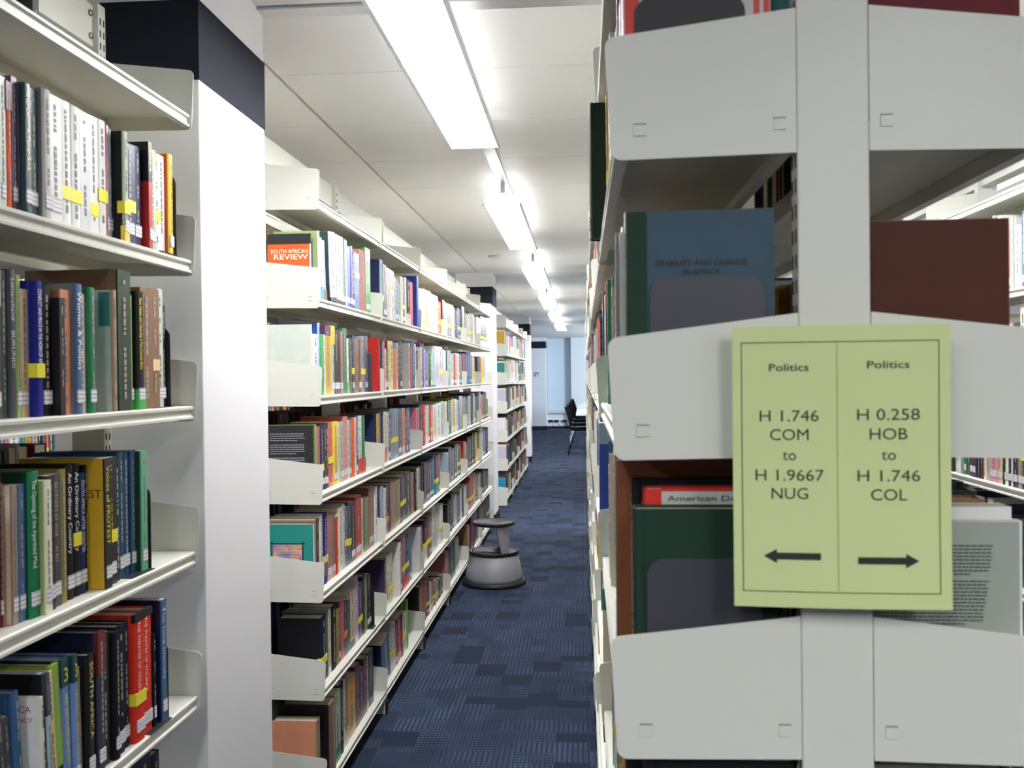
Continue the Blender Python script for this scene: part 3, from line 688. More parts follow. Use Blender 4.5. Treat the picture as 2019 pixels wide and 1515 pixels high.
('MR',1,2,4.012,0.047,0.214,0.024,0,'py','-',426),
('MR',1,2,4.059,0.087,0.21,0.024,0,'or','t:bl:.13',728),
('MR',1,2,4.146,0.021,0.211,0.024,0,'cr','-',171),
('MR',1,2,4.167,0.034,0.218,0.024,0,'ip','-',275),
('MR',1,2,4.201,0.023,0.217,0.024,0,'dr','-',184),
('MR',1,2,4.224,0.048,0.221,0.024,0,'cg','-',385),
('MR',1,2,4.341,0.032,0.216,0.006,0,'lg','c:lg',230),
('MR',1,2,4.373,0.079,0.213,0.0114,0,'r','-',338),
('MR',1,2,4.452,0.106,0.224,0.0152,0,'sb','-',560),
('MR',1,2,4.558,0.034,0.22,0.0178,0,'w','-',122),
('MR',2,2,4.6282,0.0508,0.188,0.024,0,'cg','-',282),
('MR',2,2,4.679,0.02,0.208,0.0073,0,'w','c:or',121),
('MR',2,2,4.699,0.099,0.232,0.0123,0,'pu','-',415),
('MR',2,2,4.798,0.059,0.212,0.0158,0,'lv','-',204),
('MR',2,2,4.857,0.078,0.211,0.0183,0,'bl','-',319),
('MR',2,2,4.935,0.043,0.19,0.02,0,'lb','-',146),
('MR',2,2,4.978,0.068,0.188,0.0212,0,'bk','-',254),
('MR',2,2,5.046,0.074,0.193,0.022,0,'lm','-',281),
('MR',2,2,5.12,0.115,0.212,0.0226,0,'pb','b:nv:.05',478),
('MR',2,2,5.235,0.142,0.232,0.023,0,'w','b:lv:.55',605),
('MR',2,2,5.377,0.124,0.233,0.0233,0,'lv','s:.36',500),
('MR',3,2,5.5282,0.0428,0.221,0.0235,0,'cr','-',252),
('MR',3,2,5.571,0.108,0.218,0.0237,0,'w','-',370),
('MR',3,2,5.694,0.163,0.222,0.024,0,'dt','c:tl',532),
('MR',3,2,5.857,0.091,0.21,0.024,0,'lg','s:.4',264),
('MR',3,2,5.948,0.108,0.209,0.024,0,'gy','-',295),
('MR',3,2,6.056,0.089,0.202,0.024,0,'r','-',224),
('MR',3,2,6.145,0.11,0.214,0.024,0,'cr','-',278),
('MR',3,2,6.255,0.074,0.216,0.024,0,'lb','s:.4',181),
('MR',3,2,6.329,0.0922,0.214,0.024,0,'st','-',391),
('MR',4,2,6.499,0.096,0.218,0.024,0,'dp','-',211),
('MR',4,2,6.596,0.099,0.221,0.024,0,'dt','-',211),
('MR',4,2,6.695,0.162,0.234,0.024,0,'bl','c:db',345),
('MR',4,2,6.857,0.143,0.221,0.024,0,'sb','-',271),
('MR',4,2,7,0.169,0.209,0.024,0,'cr','s:.4',282),
('MR',5,2,7.3282,0.1958,0.214,0.024,0,'cg','-',540),
('MR',5,2,7.524,0.151,0.219,0.024,0,'dp','-',214),
('MR',5,2,7.675,0.158,0.218,0.024,0,'y','b:ip:.35',209),
('MR',5,2,7.833,0.163,0.221,0.024,0,'lv','-',207),
('MR',0,3,2.8282,0.0178,0.214,0.024,0,'bk','k:12;Q:TXT;N:1',6643),
('MR',0,3,2.846,0.023,0.214,0.024,0,'lm','-',576),
('MR',0,3,2.869,0.037,0.206,0.024,0,'dp','-',862),
('MR',0,3,2.906,0.037,0.21,0.024,0,'ip','s:.35;L',849),
('MR',0,3,2.943,0.039,0.208,0.024,0,'cg','L',849),
('MR',0,3,2.982,0.019,0.21,0.024,0,'dt','-',414),
('MR',0,3,3.001,0.058,0.21,0.024,0,'co','s:.42;c:bk',1198),
('MR',0,3,3.059,0.062,0.213,0.024,0,'y','L;c:cr',1245),
('MR',0,3,3.121,0.016,0.21,0.024,0,'cr','-',292),
('MR',0,3,3.137,0.062,0.207,0.024,0,'sg','c:sg;L',1113),
('MR',0,3,3.199,0.056,0.224,0.024,0,'pk','c:co;L;k:60',1020),
('MR',0,3,3.255,0.024,0.209,0.024,0,'cr','-',410),
('MR',0,3,3.279,0.026,0.209,0.024,0,'gy','L',407),
('MR',0,3,3.305,0.057,0.211,0.024,0,'or','-',897),
('MR',0,3,3.362,0.017,0.214,0.024,0,'cr','-',260),
('MR',0,3,3.379,0.029,0.219,0.024,0,'sb','L',447),
('MR',0,3,3.408,0.057,0.217,0.024,0,'w','b:re:.26',846),
('MR',0,3,3.465,0.054,0.216,0.024,0,'gr','b:re:.26',749),
('MR',1,3,3.7282,0.0358,0.212,0.024,0,'mu','c:nv',776),
('MR',1,3,3.764,0.032,0.216,0.024,0,'gp','-',362),
('MR',1,3,3.796,0.059,0.216,0.024,0,'dn','L',621),
('MR',1,3,3.855,0.061,0.215,0.024,0,'pc','b:or:.3',621),
('MR',1,3,3.916,0.041,0.209,0.024,0,'cr','-',392),
('MR',1,3,3.957,0.032,0.196,0.024,0,'bl','L',281),
('MR',1,3,3.989,0.048,0.224,0.024,0,'gb','s:.38',448),
('MR',1,3,4.037,0.056,0.222,0.024,0,'gb','s:.38',520),
('MR',1,3,4.093,0.061,0.22,0.024,0,'gb','s:.38',530),
('MR',1,3,4.154,0.098,0.217,0.024,0,'st','L',768),
('MR',1,3,4.252,0.07,0.216,0.024,0,'sa','L',533),
('MR',1,3,4.322,0.035,0.183,0.024,0,'dr','-',222),
('MR',1,3,4.357,0.037,0.211,0.024,0,'gs','L',254),
('MR',1,3,4.394,0.063,0.215,0.024,0,'bl','-',432),
('MR',2,3,4.642,0.061,0.205,0.024,0,'pk','c:or',343),
('MR',2,3,4.703,0.091,0.219,0.024,0,'st','-',518),
('MR',2,3,4.794,0.091,0.216,0.024,0,'r','-',483),
('MR',2,3,4.885,0.061,0.192,0.024,0,'cr','-',281),
('MR',2,3,4.946,0.038,0.209,0.024,0,'w','-',177),
('MR',2,3,4.984,0.086,0.2,0.024,0,'lp','L',379),
('MR',2,3,5.07,0.069,0.195,0.024,0,'or','s:.4',283),
('MR',2,3,5.139,0.133,0.202,0.024,0,'w','b:lv:.05',537),
('MR',2,3,5.272,0.152,0.209,0.024,0,'w','-',583),
('MR',2,3,5.424,0.0972,0.216,0.024,0,'pb','-',585),
('MR',3,3,5.585,0.125,0.211,0.024,0,'cr','-',413),
('MR',3,3,5.713,0.042,0.214,0.024,0,'dg','-',134),
('MR',3,3,5.755,0.037,0.213,0.024,0,'gr','-',117),
('MR',3,3,5.792,0.082,0.211,0.024,0,'tl','-',245),
('MR',3,3,5.874,0.04,0.209,0.024,0,'cr','-',112),
('MR',3,3,5.914,0.116,0.224,0.024,0,'mu','-',342),
('MR',3,3,6.03,0.083,0.216,0.024,0,'cr','-',226),
('MR',3,3,6.113,0.115,0.212,0.024,0,'pb','-',291),
('MR',3,3,6.228,0.181,0.228,0.024,0,'gp','-',461),
('MR',4,3,6.4282,0.1388,0.222,0.024,0,'gs','-',326),
('MR',4,3,6.567,0.132,0.219,0.024,0,'tl','s:.3',280),
('MR',4,3,6.699,0.069,0.217,0.024,0,'dp','-',136),
('MR',4,3,6.768,0.105,0.219,0.024,0,'lg','-',204),
('MR',4,3,6.873,0.164,0.232,0.024,0,'st','-',319),
('MR',4,3,7.037,0.114,0.236,0.024,0,'w','-',211),
('MR',4,3,7.151,0.136,0.218,0.024,0,'gs','-',224),
('MR',5,3,7.3282,0.1218,0.214,0.024,0,'cg','-',245),
('MR',5,3,7.45,0.172,0.237,0.024,0,'lv','s:.4',267),
('MR',5,3,7.622,0.131,0.213,0.024,0,'cl','-',176),
('MR',5,3,7.753,0.163,0.234,0.024,0,'gr','-',222),
('MR',5,3,7.916,0.119,0.227,0.024,0,'br','-',151),
('MR',5,3,8.035,0.094,0.167,0.024,0,'bk','-',87),
('MR',0,4,2.8282,0.006,0.211,0.024,0,'cr','c:tq;Q:ART;N:1',5559),
('MR',0,4,2.8342,0.006,0.221,0.024,0,'br','-',459),
('MR',0,4,2.8402,0.0098,0.224,0.024,0,'lg','-',485),
('MR',0,4,2.85,0.031,0.223,0.024,0,'bk','-',796),
('MR',0,4,2.881,0.044,0.227,0.024,0,'pc','c:cr',1118),
('MR',0,4,2.925,0.051,0.227,0.024,0,'db','s:.35:be;k:80',1225),
('MR',0,4,2.976,0.062,0.212,0.024,0,'dp','k:50;L',1335),
('MR',0,4,3.038,0.034,0.211,0.024,0,'br','L',688),
('MR',0,4,3.072,0.041,0.2,0.024,0,'re','t:cr:.03',749),
('MR',0,4,3.113,0.056,0.22,0.024,0,'cr','k:60',1078),
('MR',0,4,3.169,0.035,0.225,0.024,0,'lg','-',665),
('MR',0,4,3.204,0.038,0.21,0.024,0,'sb','s:.4',667),
('MR',0,4,3.242,0.045,0.223,0.024,0,'dt','s:.35',773),
('MR',0,4,3.287,0.064,0.214,0.024,0,'bk','L',1046),
('MR',0,4,3.351,0.095,0.226,0.024,0,'r','L',1498),
('MR',0,4,3.446,0.023,0.21,0.024,0,'cr','-',326),
('MR',0,4,3.469,0.036,0.208,0.024,0,'gr','-',481),
('MR',0,4,3.505,0.058,0.203,0.024,0,'tn','-',744),
('MR',0,4,3.563,0.091,0.234,0.024,0,'br','L;c:br',1230),
('MR',0,4,3.678,0.036,0.225,0.024,0,'w','-',447),
('MR',1,4,3.7282,0.0458,0.219,0.024,0,'ip','-',686),
('MR',1,4,3.774,0.067,0.213,0.024,0,'pb','-',714),
('MR',1,4,3.8445,0.0403,0.198,0.024,1,'w','-',401),
('MR',1,4,3.8847,0.0533,0.21,0.024,0,'ip','s:.3:or',526),
('MR',1,4,3.938,0.05,0.209,0.024,0,'dr','-',465),
('MR',1,4,3.9948,0.2066,0.197,0.024,2,'tn','-',1613),
('MR',1,4,4.2018,0.1208,0.207,0.024,2,'dn','c:sb;s:.4',836),
('MR',1,4,4.3226,0.1244,0.212,0.024,0,'dg','c:dr',776),
('MR',1,4,4.447,0.089,0.198,0.024,0,'dp','-',542),
('MR',1,4,4.536,0.074,0.209,0.024,0,'bk','-',449),
('MR',2,4,4.6282,0.0488,0.206,0.024,0,'lg','-',379),
('MR',2,4,4.677,0.049,0.21,0.024,0,'dt','s:.45',273),
('MR',2,4,4.747,0.064,0.218,0.024,0,'bk','-',358),
('MR',2,4,4.811,0.089,0.213,0.024,0,'bk','-',463),
('MR',2,4,4.9,0.032,0.214,0.024,0,'pu','-',159),
('MR',2,4,4.932,0.054,0.214,0.024,0,'db','b:w:.55',264),
('MR',2,4,4.986,0.067,0.21,0.024,0,'br','-',308),
('MR',2,4,5.053,0.08,0.213,0.024,0,'st','-',359),
('MR',2,4,5.133,0.062,0.222,0.024,0,'cy','-',274),
('MR',2,4,5.195,0.111,0.218,0.024,0,'pu','s:.35;b:tq:.3',470),
('MR',2,4,5.306,0.083,0.218,0.024,0,'dp','-',330),
('MR',3,4,5.5282,0.0548,0.208,0.006,0,'pb','c:st',293),
('MR',3,4,5.707,0.14,0.221,0.024,0,'ip','-',452),
('MR',3,4,5.847,0.153,0.206,0.024,0,'gp','-',429),
('MR',3,4,6,0.114,0.224,0.024,0,'dt','-',318),
('MR',3,4,6.114,0.083,0.221,0.024,0,'lm','s:.4:or',220),
('MR',3,4,6.197,0.127,0.214,0.024,0,'bk','s:.4',311),
('MR',4,4,6.4282,0.1058,0.209,0.024,0,'r','-',459),
('MR',4,4,6.534,0.057,0.206,0.024,0,'cr','-',115),
('MR',4,4,6.591,0.095,0.191,0.024,0,'tq','-',176),
('MR',4,4,6.689,0.119,0.227,0.024,0,'dr','-',248),
('MR',4,4,6.808,0.166,0.23,0.024,0,'dt','-',329),
('MR',4,4,6.974,0.198,0.239,0.024,0,'bk','-',375),
('MR',4,4,7.172,0.137,0.226,0.024,0,'y','b:bk:.5',230),
('MR',5,4,7.3282,0.1238,0.228,0.024,0,'nv','-',227),
('MR',5,4,7.452,0.262,0.252,0.024,0,'pc','c:lm',428),
('MR',5,4,7.714,0.202,0.225,0.024,0,'lp','-',270),
('MR',5,4,7.916,0.196,0.229,0.024,0,'ip','-',246),
('MR',0,5,2.889,0.061,0.206,0.024,0,'dn','c:bk;s:.33;N:1',6399),
('MR',0,5,2.95,0.024,0.214,0.024,0,'gs','-',528),
('MR',0,5,2.974,0.032,0.21,0.024,0,'cr','-',670),
('MR',0,5,3.006,0.07,0.211,0.024,0,'bk','-',1422),
('MR',0,5,3.076,0.029,0.186,0.024,0,'ol','-',498),
('MR',0,5,3.105,0.019,0.202,0.024,0,'ip','-',329),
('MR',0,5,3.124,0.051,0.203,0.024,0,'re','-',905),
('MR',0,5,3.175,0.04,0.195,0.024,0,'dn','s:.38:or',661),
('MR',0,5,3.215,0.043,0.185,0.024,0,'dt','-',638),
('MR',0,5,3.258,0.065,0.206,0.024,0,'be','c:cr;b:bk:.12',961),
('MR',0,5,3.323,0.052,0.238,0.024,0,'lv','-',884),
('MR',0,5,3.375,0.067,0.202,0.024,0,'pu','s:.35',947),
('MR',0,5,3.442,0.052,0.22,0.024,0,'dn','-',748),
('MR',0,5,3.494,0.019,0.211,0.024,0,'lm','-',248),
('MR',0,5,3.513,0.068,0.208,0.024,0,'bk','L',787),
('MR',1,5,3.832,0.032,0.206,0.024,0,'ip','c:w',316),
('MR',1,5,3.864,0.058,0.213,0.024,0,'pc','-',571),
('MR',1,5,3.922,0.075,0.211,0.024,0,'cr','s:.27',708),
('MR',1,5,4.071,0.029,0.235,0.006,0,'w','c:w',275),
('MR',1,5,4.1,0.063,0.233,0.0114,0,'dr','-',318),
('MR',1,5,4.163,0.089,0.231,0.0152,0,'dp','s:.4;b:re:.25',590),
('MR',1,5,4.252,0.084,0.23,0.0178,0,'st','s:.4;b:re:.2',560),
('MR',1,5,4.336,0.086,0.215,0.0197,0,'sb','L',541),
('MR',1,5,4.566,0.048,0.218,0.006,0,'w','c:db',294),
('MR',2,5,4.73,0.066,0.205,0.024,0,'dr','-',352),
('MR',2,5,4.796,0.091,0.221,0.024,0,'ip','s:.4;b:w:.4',490),
('MR',2,5,4.887,0.087,0.228,0.024,0,'br','s:.4',457),
('MR',2,5,4.974,0.09,0.227,0.024,0,'br','s:.4',447),
('MR',2,5,5.064,0.095,0.261,0.024,0,'w','-',505),
('MR',2,5,5.159,0.087,0.244,0.024,0,'lg','-',423),
('MR',2,5,5.246,0.094,0.236,0.024,0,'w','-',415),
('MR',2,5,5.34,0.121,0.223,0.024,0,'w','s:.4',479),
('MR',3,5,5.646,0.055,0.186,0.024,0,'bk','c:or',157),
('MR',3,5,5.701,0.128,0.212,0.024,0,'bk','-',395),
('MR',3,5,5.829,0.114,0.232,0.024,0,'bk','-',356),
('MR',3,5,5.943,0.138,0.199,0.024,0,'lg','-',356),
('MR',3,5,6.081,0.153,0.188,0.024,0,'sb','L',346),
('MR',3,5,6.234,0.122,0.21,0.024,0,'w','-',283),
('MR',3,5,6.356,0.0652,0.196,0.024,0,'dn','-',173),
('MR',4,5,6.449,0.153,0.207,0.024,0,'w','-',323),
('MR',4,5,6.602,0.145,0.217,0.024,0,'dt','s:.4',294),
('MR',4,5,6.747,0.224,0.237,0.024,0,'re','s:.3',462),
('MR',4,5,6.971,0.167,0.233,0.024,0,'lg','s:.4',309),
('MR',4,5,7.138,0.157,0.219,0.024,0,'br','-',258),
('MR',5,5,7.3282,0.1868,0.189,0.024,0,'lg','-',289),
('MR',5,5,7.515,0.357,0.192,0.024,0,'bk','-',429),
('MR',5,5,7.872,0.238,0.162,0.024,0,'dn','-',213),
('MR',0,6,2.8282,0.0428,0.207,0.024,0,'tn','c:sa;N:1',6135),
('MR',0,6,2.911,0.08,0.229,0.006,0,'br','c:bk;k:30',1923),
('MR',0,6,2.991,0.075,0.232,0.0114,0,'sg','b:gr:.22',1226),
('MR',0,6,3.066,0.055,0.238,0.0152,0,'bk','-',856),
('MR',0,6,3.121,0.03,0.235,0.0178,0,'cr','-',404),
('MR',0,6,3.151,0.052,0.248,0.0197,0,'dp','b:lg:.2',939),
('MR',0,6,3.203,0.104,0.21,0.021,0,'mu','-',1662),
('MR',0,6,3.307,0.068,0.225,0.0219,0,'dr','c:dr',933),
('MR',0,6,3.375,0.065,0.19,0.0225,0,'ip','-',823),
('MR',0,6,3.44,0.059,0.214,0.023,0,'dr','-',798),
('MR',0,6,3.499,0.018,0.205,0.0233,0,'w','-',210),
('MR',0,6,3.517,0.088,0.212,0.0235,0,'bk','-',1025),
('MR',1,6,3.7804,0.151,0.174,0.024,7,'sb','c:dn',1290),
('MR',1,6,3.9334,0.039,0.222,0.024,6,'lg','s:.3',359),
('MR',1,6,3.9724,0.0367,0.215,0.024,6,'lg','s:.3',345),
('MR',1,6,4.0091,0.0308,0.206,0.024,5,'lg','s:.3',289),
('MR',1,6,4.0399,0.0453,0.191,0.024,5,'dr','-',362),
('MR',1,6,4.0859,0.0917,0.198,0.024,5,'re','-',718),
('MR',1,6,4.1776,0.0336,0.189,0.024,5,'dn','-',231),
('MR',1,6,4.2111,0.0836,0.182,0.024,3,'pc','s:.4',572),
('MR',1,6,4.2947,0.0463,0.227,0.024,0,'lm','c:cr',338),
('MR',2,6,4.6282,0.0198,0.213,0.024,0,'bk','c:dg',259),
('MR',2,6,4.648,0.047,0.213,0.024,0,'ol','-',269),
('MR',2,6,4.695,0.083,0.206,0.024,0,'re','-',337),
('MR',2,6,4.778,0.076,0.193,0.024,0,'br','-',361),
('MR',2,6,4.854,0.101,0.179,0.024,0,'dr','s:.4',424),
('MR',2,6,4.955,0.048,0.167,0.024,0,'w','-',181),
('MR',2,6,5.003,0.033,0.158,0.024,0,'tq','-',113),
('MR',2,6,5.036,0.096,0.151,0.024,0,'r','s:.4',307),
('MR',2,6,5.132,0.131,0.134,0.024,0,'gy','s:.3:be',347),
('MR',2,6,5.263,0.18,0.113,0.024,0,'dg','-',374),
('MR',3,6,5.5282,0.1468,0.212,0.024,0,'dp','-',773),
('MR',3,6,5.675,0.287,0.225,0.024,0,'dg','-',832),
('MR',3,6,5.962,0.168,0.214,0.024,0,'lg','-',452),
('MR',4,6,6.486,0.109,0.226,0.006,0,'br','c:br',244),
('MR',4,6,6.819,0.445,0.265,0.024,0,'dr','-',977),
('MR',5,6,7.3282,0.1118,0.245,0.024,0,'dn','-',299),
('MR',5,6,7.44,0.219,0.235,0.024,0,'br','s:.2',336),
('MR',5,6,7.659,0.278,0.253,0.024,0,'dn','-',416),
('MR',5,6,7.937,0.263,0.244,0.024,0,'dn','s:.3',344),
]
BOOKENDS = [('LF', 1, 1.835, 1.889, 0.1664, 0.0076), ('LF', 2, 1.821, 1.85, 0.1604, 0.0183), ('LF', 3, 1.71, 1.753, 0.1574, 0.0105), ('LF', 4, 1.765, 1.849, 0.1504, 0.006), ('MR', 2, 3.584, 3.679, 0.1564, 0.0089), ('MR', 5, 3.581, 3.667, 0.1574, 0.0113)]
cut = 449
XFL = XL+HALF
counts = {}
for b in BOOKS: counts[(b[0], b[1], b[2])] = counts.get((b[0], b[1], b[2]), 0)+1
_o = 'first second third fourth fifth sixth seventh eighth ninth tenth eleventh twelfth thirteenth fourteenth fifteenth sixteenth seventeenth eighteenth nineteenth'.split()
ORDW = _o + ['twentieth'] + ['twenty-'+a for a in _o[:9]] + ['thirtieth'] + ['thirty-'+a for a in _o[:9]]
SHELFN = ['top', 'second', 'third', 'fourth', 'fifth', 'lowest-but-one', 'lowest']
def describe(b):
    row, bay, lev, y, th, h, rec, lean, col, fl, area = b
    w = []
    w.append('slim' if th < .014 else ('thick' if th > .03 else ''))
    w.append('leaning' if lean > 2 else ('tall' if h > .235 else ('short' if h < .185 else '')))
    w = [x for x in w if x][:1]
    w.append(PAL[col][3]); w.append('book')
    parts = fl.split(';')
    for p in parts:
        if p.startswith('s:') and not p.startswith('s:.0'):
            v = p.split(':'); w.append('with ' + {'y': 'yellow', 'or': 'amber', 'be': 'beige', 'w': 'white'}[v[2] if len(v) > 2 else 'y'] + ' sticker'); break
    else:
        if any(p == 'L' for p in parts) and row == 'LF': w.append('with white label')
    return ' '.join(w)
STUFF = []   # (s, xfront, y0, zs, th, h, d, colour, sticker)
idx = {}
for b in BOOKS:
    row, bay, lev, y, th, h, rec, lean, col, fl, area = b
    k = (row, bay, lev); idx[k] = idx.get(k, 0)+1
    zs = zb(lev)+SHT+.0002
    if area >= cut:
        n_ = idx[k]; tot = counts[k]
        if row == 'LF':
            q = tot-n_+1
            shelf = {1: 'second', 2: 'third', 3: 'fourth', 4: 'fifth', 5: 'sixth'}[lev]
            lab = describe(b) + f', {ORDW[q-1]} from the nearest pillar, {shelf} shelf down'
            grp = 'books on the bay before the nearest pillar'
        else:
            shelf = {1: 'second', 2: 'third', 3: 'fourth', 4: 'fifth', 5: 'sixth', 6: 'bottom'}[lev]
            lab = describe(b) + f', {ORDW[n_-1]} in {NTH[bay]} bay past pillar, {shelf} shelf'
            grp = 'books on the long row past the nearest pillar'
        book(1, XFL-rec, y, zs, th, h, lean, col, fl, lab, grp, full=True)
    else:
        nn = max(1, round(th/.036)) if th > .055 else 1
        st = any(p.startswith('s:') for p in fl.split(';'))
        for i in range(nn):
            STUFF.append((1, XFL-rec-(R.uniform(0, .006) if nn > 1 else 0), y+th*i/nn, zs, th/nn, h*(1 if i == 0 else R.uniform(.95, 1.0)), None, col, st, R.uniform(.9, 1.08)))
def bookend(row_s, x_front, y, zs, hgt, label, group, dark=True, w=.125, foot=.06):
    """thin steel plate standing across the shelf with a flat tongue under the books; y is the plate"""
    e = empty('bookend', (x_front, y, zs)); tag(e, label, 'bookend', group)
    pr = rounded([(-w, .0), (0, 0), (0, hgt), (-w, hgt)], [0, 0, .018, .018])
    if row_s < 0: pr = [(-a, b_) for a, b_ in pr]
    new_obj('plate', poly_mesh('plate', pr, 'y', 0, .0018), M_BKDARK if dark else M_BKEND, e)
    a, b_ = (-w, .008) if row_s > 0 else (0, w)
    new_obj('tongue', boxes_mesh('tongue', [(a, b_, -foot, .0, 0, .0009)], .0003), M_BKDARK if dark else M_BKEND, e)
    return e
for (row, lev, ya, yb, hh, rec_) in BOOKENDS:
    if row == 'LF': lab = f'dark steel bookend closing the {NTH[lev]} shelf down beside the nearest pillar'
    else: lab = f'grey steel bookend at the end of the {NTH[lev]} shelf down, first bay past the pillar'
    bookend(1, XFL-rec_, ya+.003, zb(lev)+SHT+.0002, hh, lab, 'steel bookends', row == 'LF' or lev > 3, .13, .09 if row == 'LF' else .06)
fb = book(1, XFL-.16, 1.60, zb(0)+SHT, .02, .15, 0, 'bk', '-', 'flat black book left lying at the back of the top shelf before the pillar', 'books on the bay before the nearest pillar')
# ---- specials on the sign bookcase and across the right aisle
XFR = XR-HALF; XRR = XR+HALF; XF3 = X3-HALF
def S(lev): return zb(lev)+SHT+.0002
GR = 'books beside the green sign'
def near_book(side, lev, y, th, h, col, fl, label, x=None, d=.15, hard=True, lean=0):
    return book(side, x, y, S(lev), th, h, lean, col, fl, label, GR, d, hard)
Y0 = .9515+.004
near_book(-1, 2, .972, .024, .2225, 'dg', 'c:sl', 'dark green and grey-blue book, cover facing out, above the bracket left of the sign', .046, .150)
bs = near_book(-1, 3, .972, .036, .2185, 'dg', '-', 'dark green cloth book behind a bookend, left of the sign bottom', .051, .150)
near_book(-1, 3, 1.010, .022, .236, 'r', 'c:lg', 'red and grey book with green title, behind the dark green book', .064, .150)
near_book(-1, 3, 1.034, .016, .243, 'bk', '-', 'black book showing its top edge behind the red-edged book by the sign', .053, .155)
near_book(-1, 3, 1.052, .024, .2615, 'ob', 'c:ob', 'tall orange-brown book behind the black one, left of the sign', .036, .170)
near_book(-1, 1, .972, .020, .200, 'w', 'c:lg', 'pale paperback with red edge above the topmost bracket left of the sign', .044, .150, False)
near_book(-1, 4, .972, .030, .262, 'bk', '-', 'black book under the lowest bracket left of the sign', .060, .05+.10)
near_book(-1, 2, 1.000, .012, .205, 'lg', '-', 'slim grey book just behind the dark green one, edge only showing', .040, .15, False)
near_book(-1, 2, 1.014, .016, .214, 'cr', '-', 'cream book behind the slim grey one by the sign', .043, .15, False)
near_book(-1, 2, 1.032, .02, .21, 'gy', '-', 'mid-grey book third behind the dark green one', .038, .15)
near_book(-1, 3, 1.080, .016, .22, 'ip', '-', 'purple book behind the tall orange-brown one', .042, .15)
near_book(-1, 1, 1.716, .034, .248, 'dg', 'L', 'tall dark green book sticking out over the aisle, high on the sign bookcase', .0165, .17)
near_book(-1, 2, 1.866, .03, .235, 'bk', 't:re:.22;L', 'black book with bright red top sticking out by the aisle, third shelf', .046, .15, False)
near_book(-1, 3, 1.868, .05, .262, 'bl', 't:pb:.16', 'big bright blue book jutting beside the aisle behind the sign bookcase', .030, .17, False)
near_book(-1, 4, 1.868, .04, .235, 'cr', 't:tl:.18', 'cream book with teal head low beside the aisle', .034, .15, False)
near_book(-1, 5, 1.40, .03, .22, 're', '-', 'bright red book low on the sign bookcase beside the aisle', .030, .15)
near_book(1, 2, .970, .030, .2065, 'dr', 'c:rb', 'red-brown cloth book, cover facing out, above the sign on its right', .4275, .137)
near_book(1, 2, 1.002, .016, .200, 'dr', '-', 'maroon book directly behind the red-brown one', .420, .145)
near_book(1, 1, .972, .030, .205, 'dr', '-', 'maroon book over the topmost bracket right of the sign', .440, .155)
near_book(1, 3, .974, .014, .206, 'w', 'c:pp', 'pale grey paperback with printed back cover right of the sign', .4385, .165, False)
near_book(1, 3, .992, .030, .218, 'w', '-', 'white paperback with curled pages behind the pale grey one', .436, .16, False)
near_book(1, 3, 1.026, .03, .222, 'br', '-', 'brown book behind the white curled paperback', .425, .15)
near_book(1, 3, 1.06, .03, .226, 'dg', '-', 'dark green book behind the brown one right of the sign', .43, .15)
near_book(1, 3, 1.094, .03, .232, 'bk', '-', 'black book deepest visible right of the sign', .43, .15)
near_book(1, 4, .972, .04, .252, 'bk', '-', 'black book under the bracket right of the sign bottom', .43, .15)
for lab_, lev, side in (('grey steel bookend facing out in front of the grey-blue book', 2, -1), ('grey steel bookend facing out in front of the dark green book left of the sign', 3, -1), ('dark steel bookend facing out above the topmost bracket left of the sign', 1, -1)):
    hh = {2: .1535, 3: .168, 1: .137}[lev]; xx = {2: .069, 3: .063, 1: .056}[lev]
    bookend(-1, xx, .9685, S(lev), hh, lab_, 'grey steel bookends on the sign bookcase', lev == 1, .1165 if lev > 1 else .112, .0)
# printed fronts of the books facing out
def front_print(parent_label, fn):
    for o in COL.objects:
        if o.get('label') == parent_label: fn(o); return
def f1(e):
    nd = .0234+.0016
    text('cover_title', 'STABILITY AND CHANGE', ink(.06, .10, .14), e, (-.030, nd, .1655), (-1, 0, 0), (0, 0, 1), .092, .0056, .004)
    text('cover_title', 'IN AFRICA', ink(.06, .10, .14), e, (-.057, nd, .1565), (-1, 0, 0), (0, 0, 1), .038, .0052, .004)
    o = new_obj('cloth_edge', boxes_mesh('cloth_edge', [(-.0205, -.0005, nd-.0012, nd-.0004, .0008, .2217)]), M_CLOTH, e); o.color = (*pc('dg'), 1)
front_print('dark green and grey-blue book, cover facing out, above the bracket left of the sign', f1)
def f2(e):
    text('cover_title', 'American Democracy', ink(.10, .42, .34), e, (-.024, .0230, .222), (-1, 0, 0), (0, 0, 1), .120, .0058, .01)
    o = new_obj('cloth_edge', boxes_mesh('cloth_edge', [(-.018, -.0005, .0218, .0226, .0008, .235), (-.15, -.018, .0218, .0226, .2325, .2358)]), M_CLOTH, e); o.color = (*pc('re'), 1)
front_print('red and grey book with green title, behind the dark green book', f2)
def f3(e):
    rng = random.Random(3); qs = []
    for r_ in range(34):
        if r_ in (9, 23): continue
        z = .182-r_*.0036; x = -.150; xe = -.028-(.02 if r_ in (8, 22) else rng.uniform(0, .004))-.014*r_/34
        while x < xe:
            w_ = rng.uniform(.002, .007); qs.append((x, min(x+w_, xe), -.0013, -.0009, z-.0014, z)); x += w_+.001
    o = new_obj('blurb_text', boxes_mesh('blurb_text', qs), ink(.30, .34, .32), e); o['kind'] = 'stuff'
front_print('pale grey paperback with printed back cover right of the sign', f3)
def f4(e):
    o = new_obj('cover_stripe', boxes_mesh('cover_stripe', [(-.017, -.002, .0196, .0204, .001, .199), (-.139, -.133, .0196, .0204, .001, .199), (-.149, -.143, .0196, .0204, .001, .199)]), M_GLOSS, e); o.color = (*pc('re'), 1)
    text('cover_title', 'Conflict and Politics', ink(.35, .35, .38), e, (-.045, .0207, .180), (-1, 0, 0), (0, 0, 1), .085, .0065)
front_print('pale paperback with red edge above the topmost bracket left of the sign', f4)
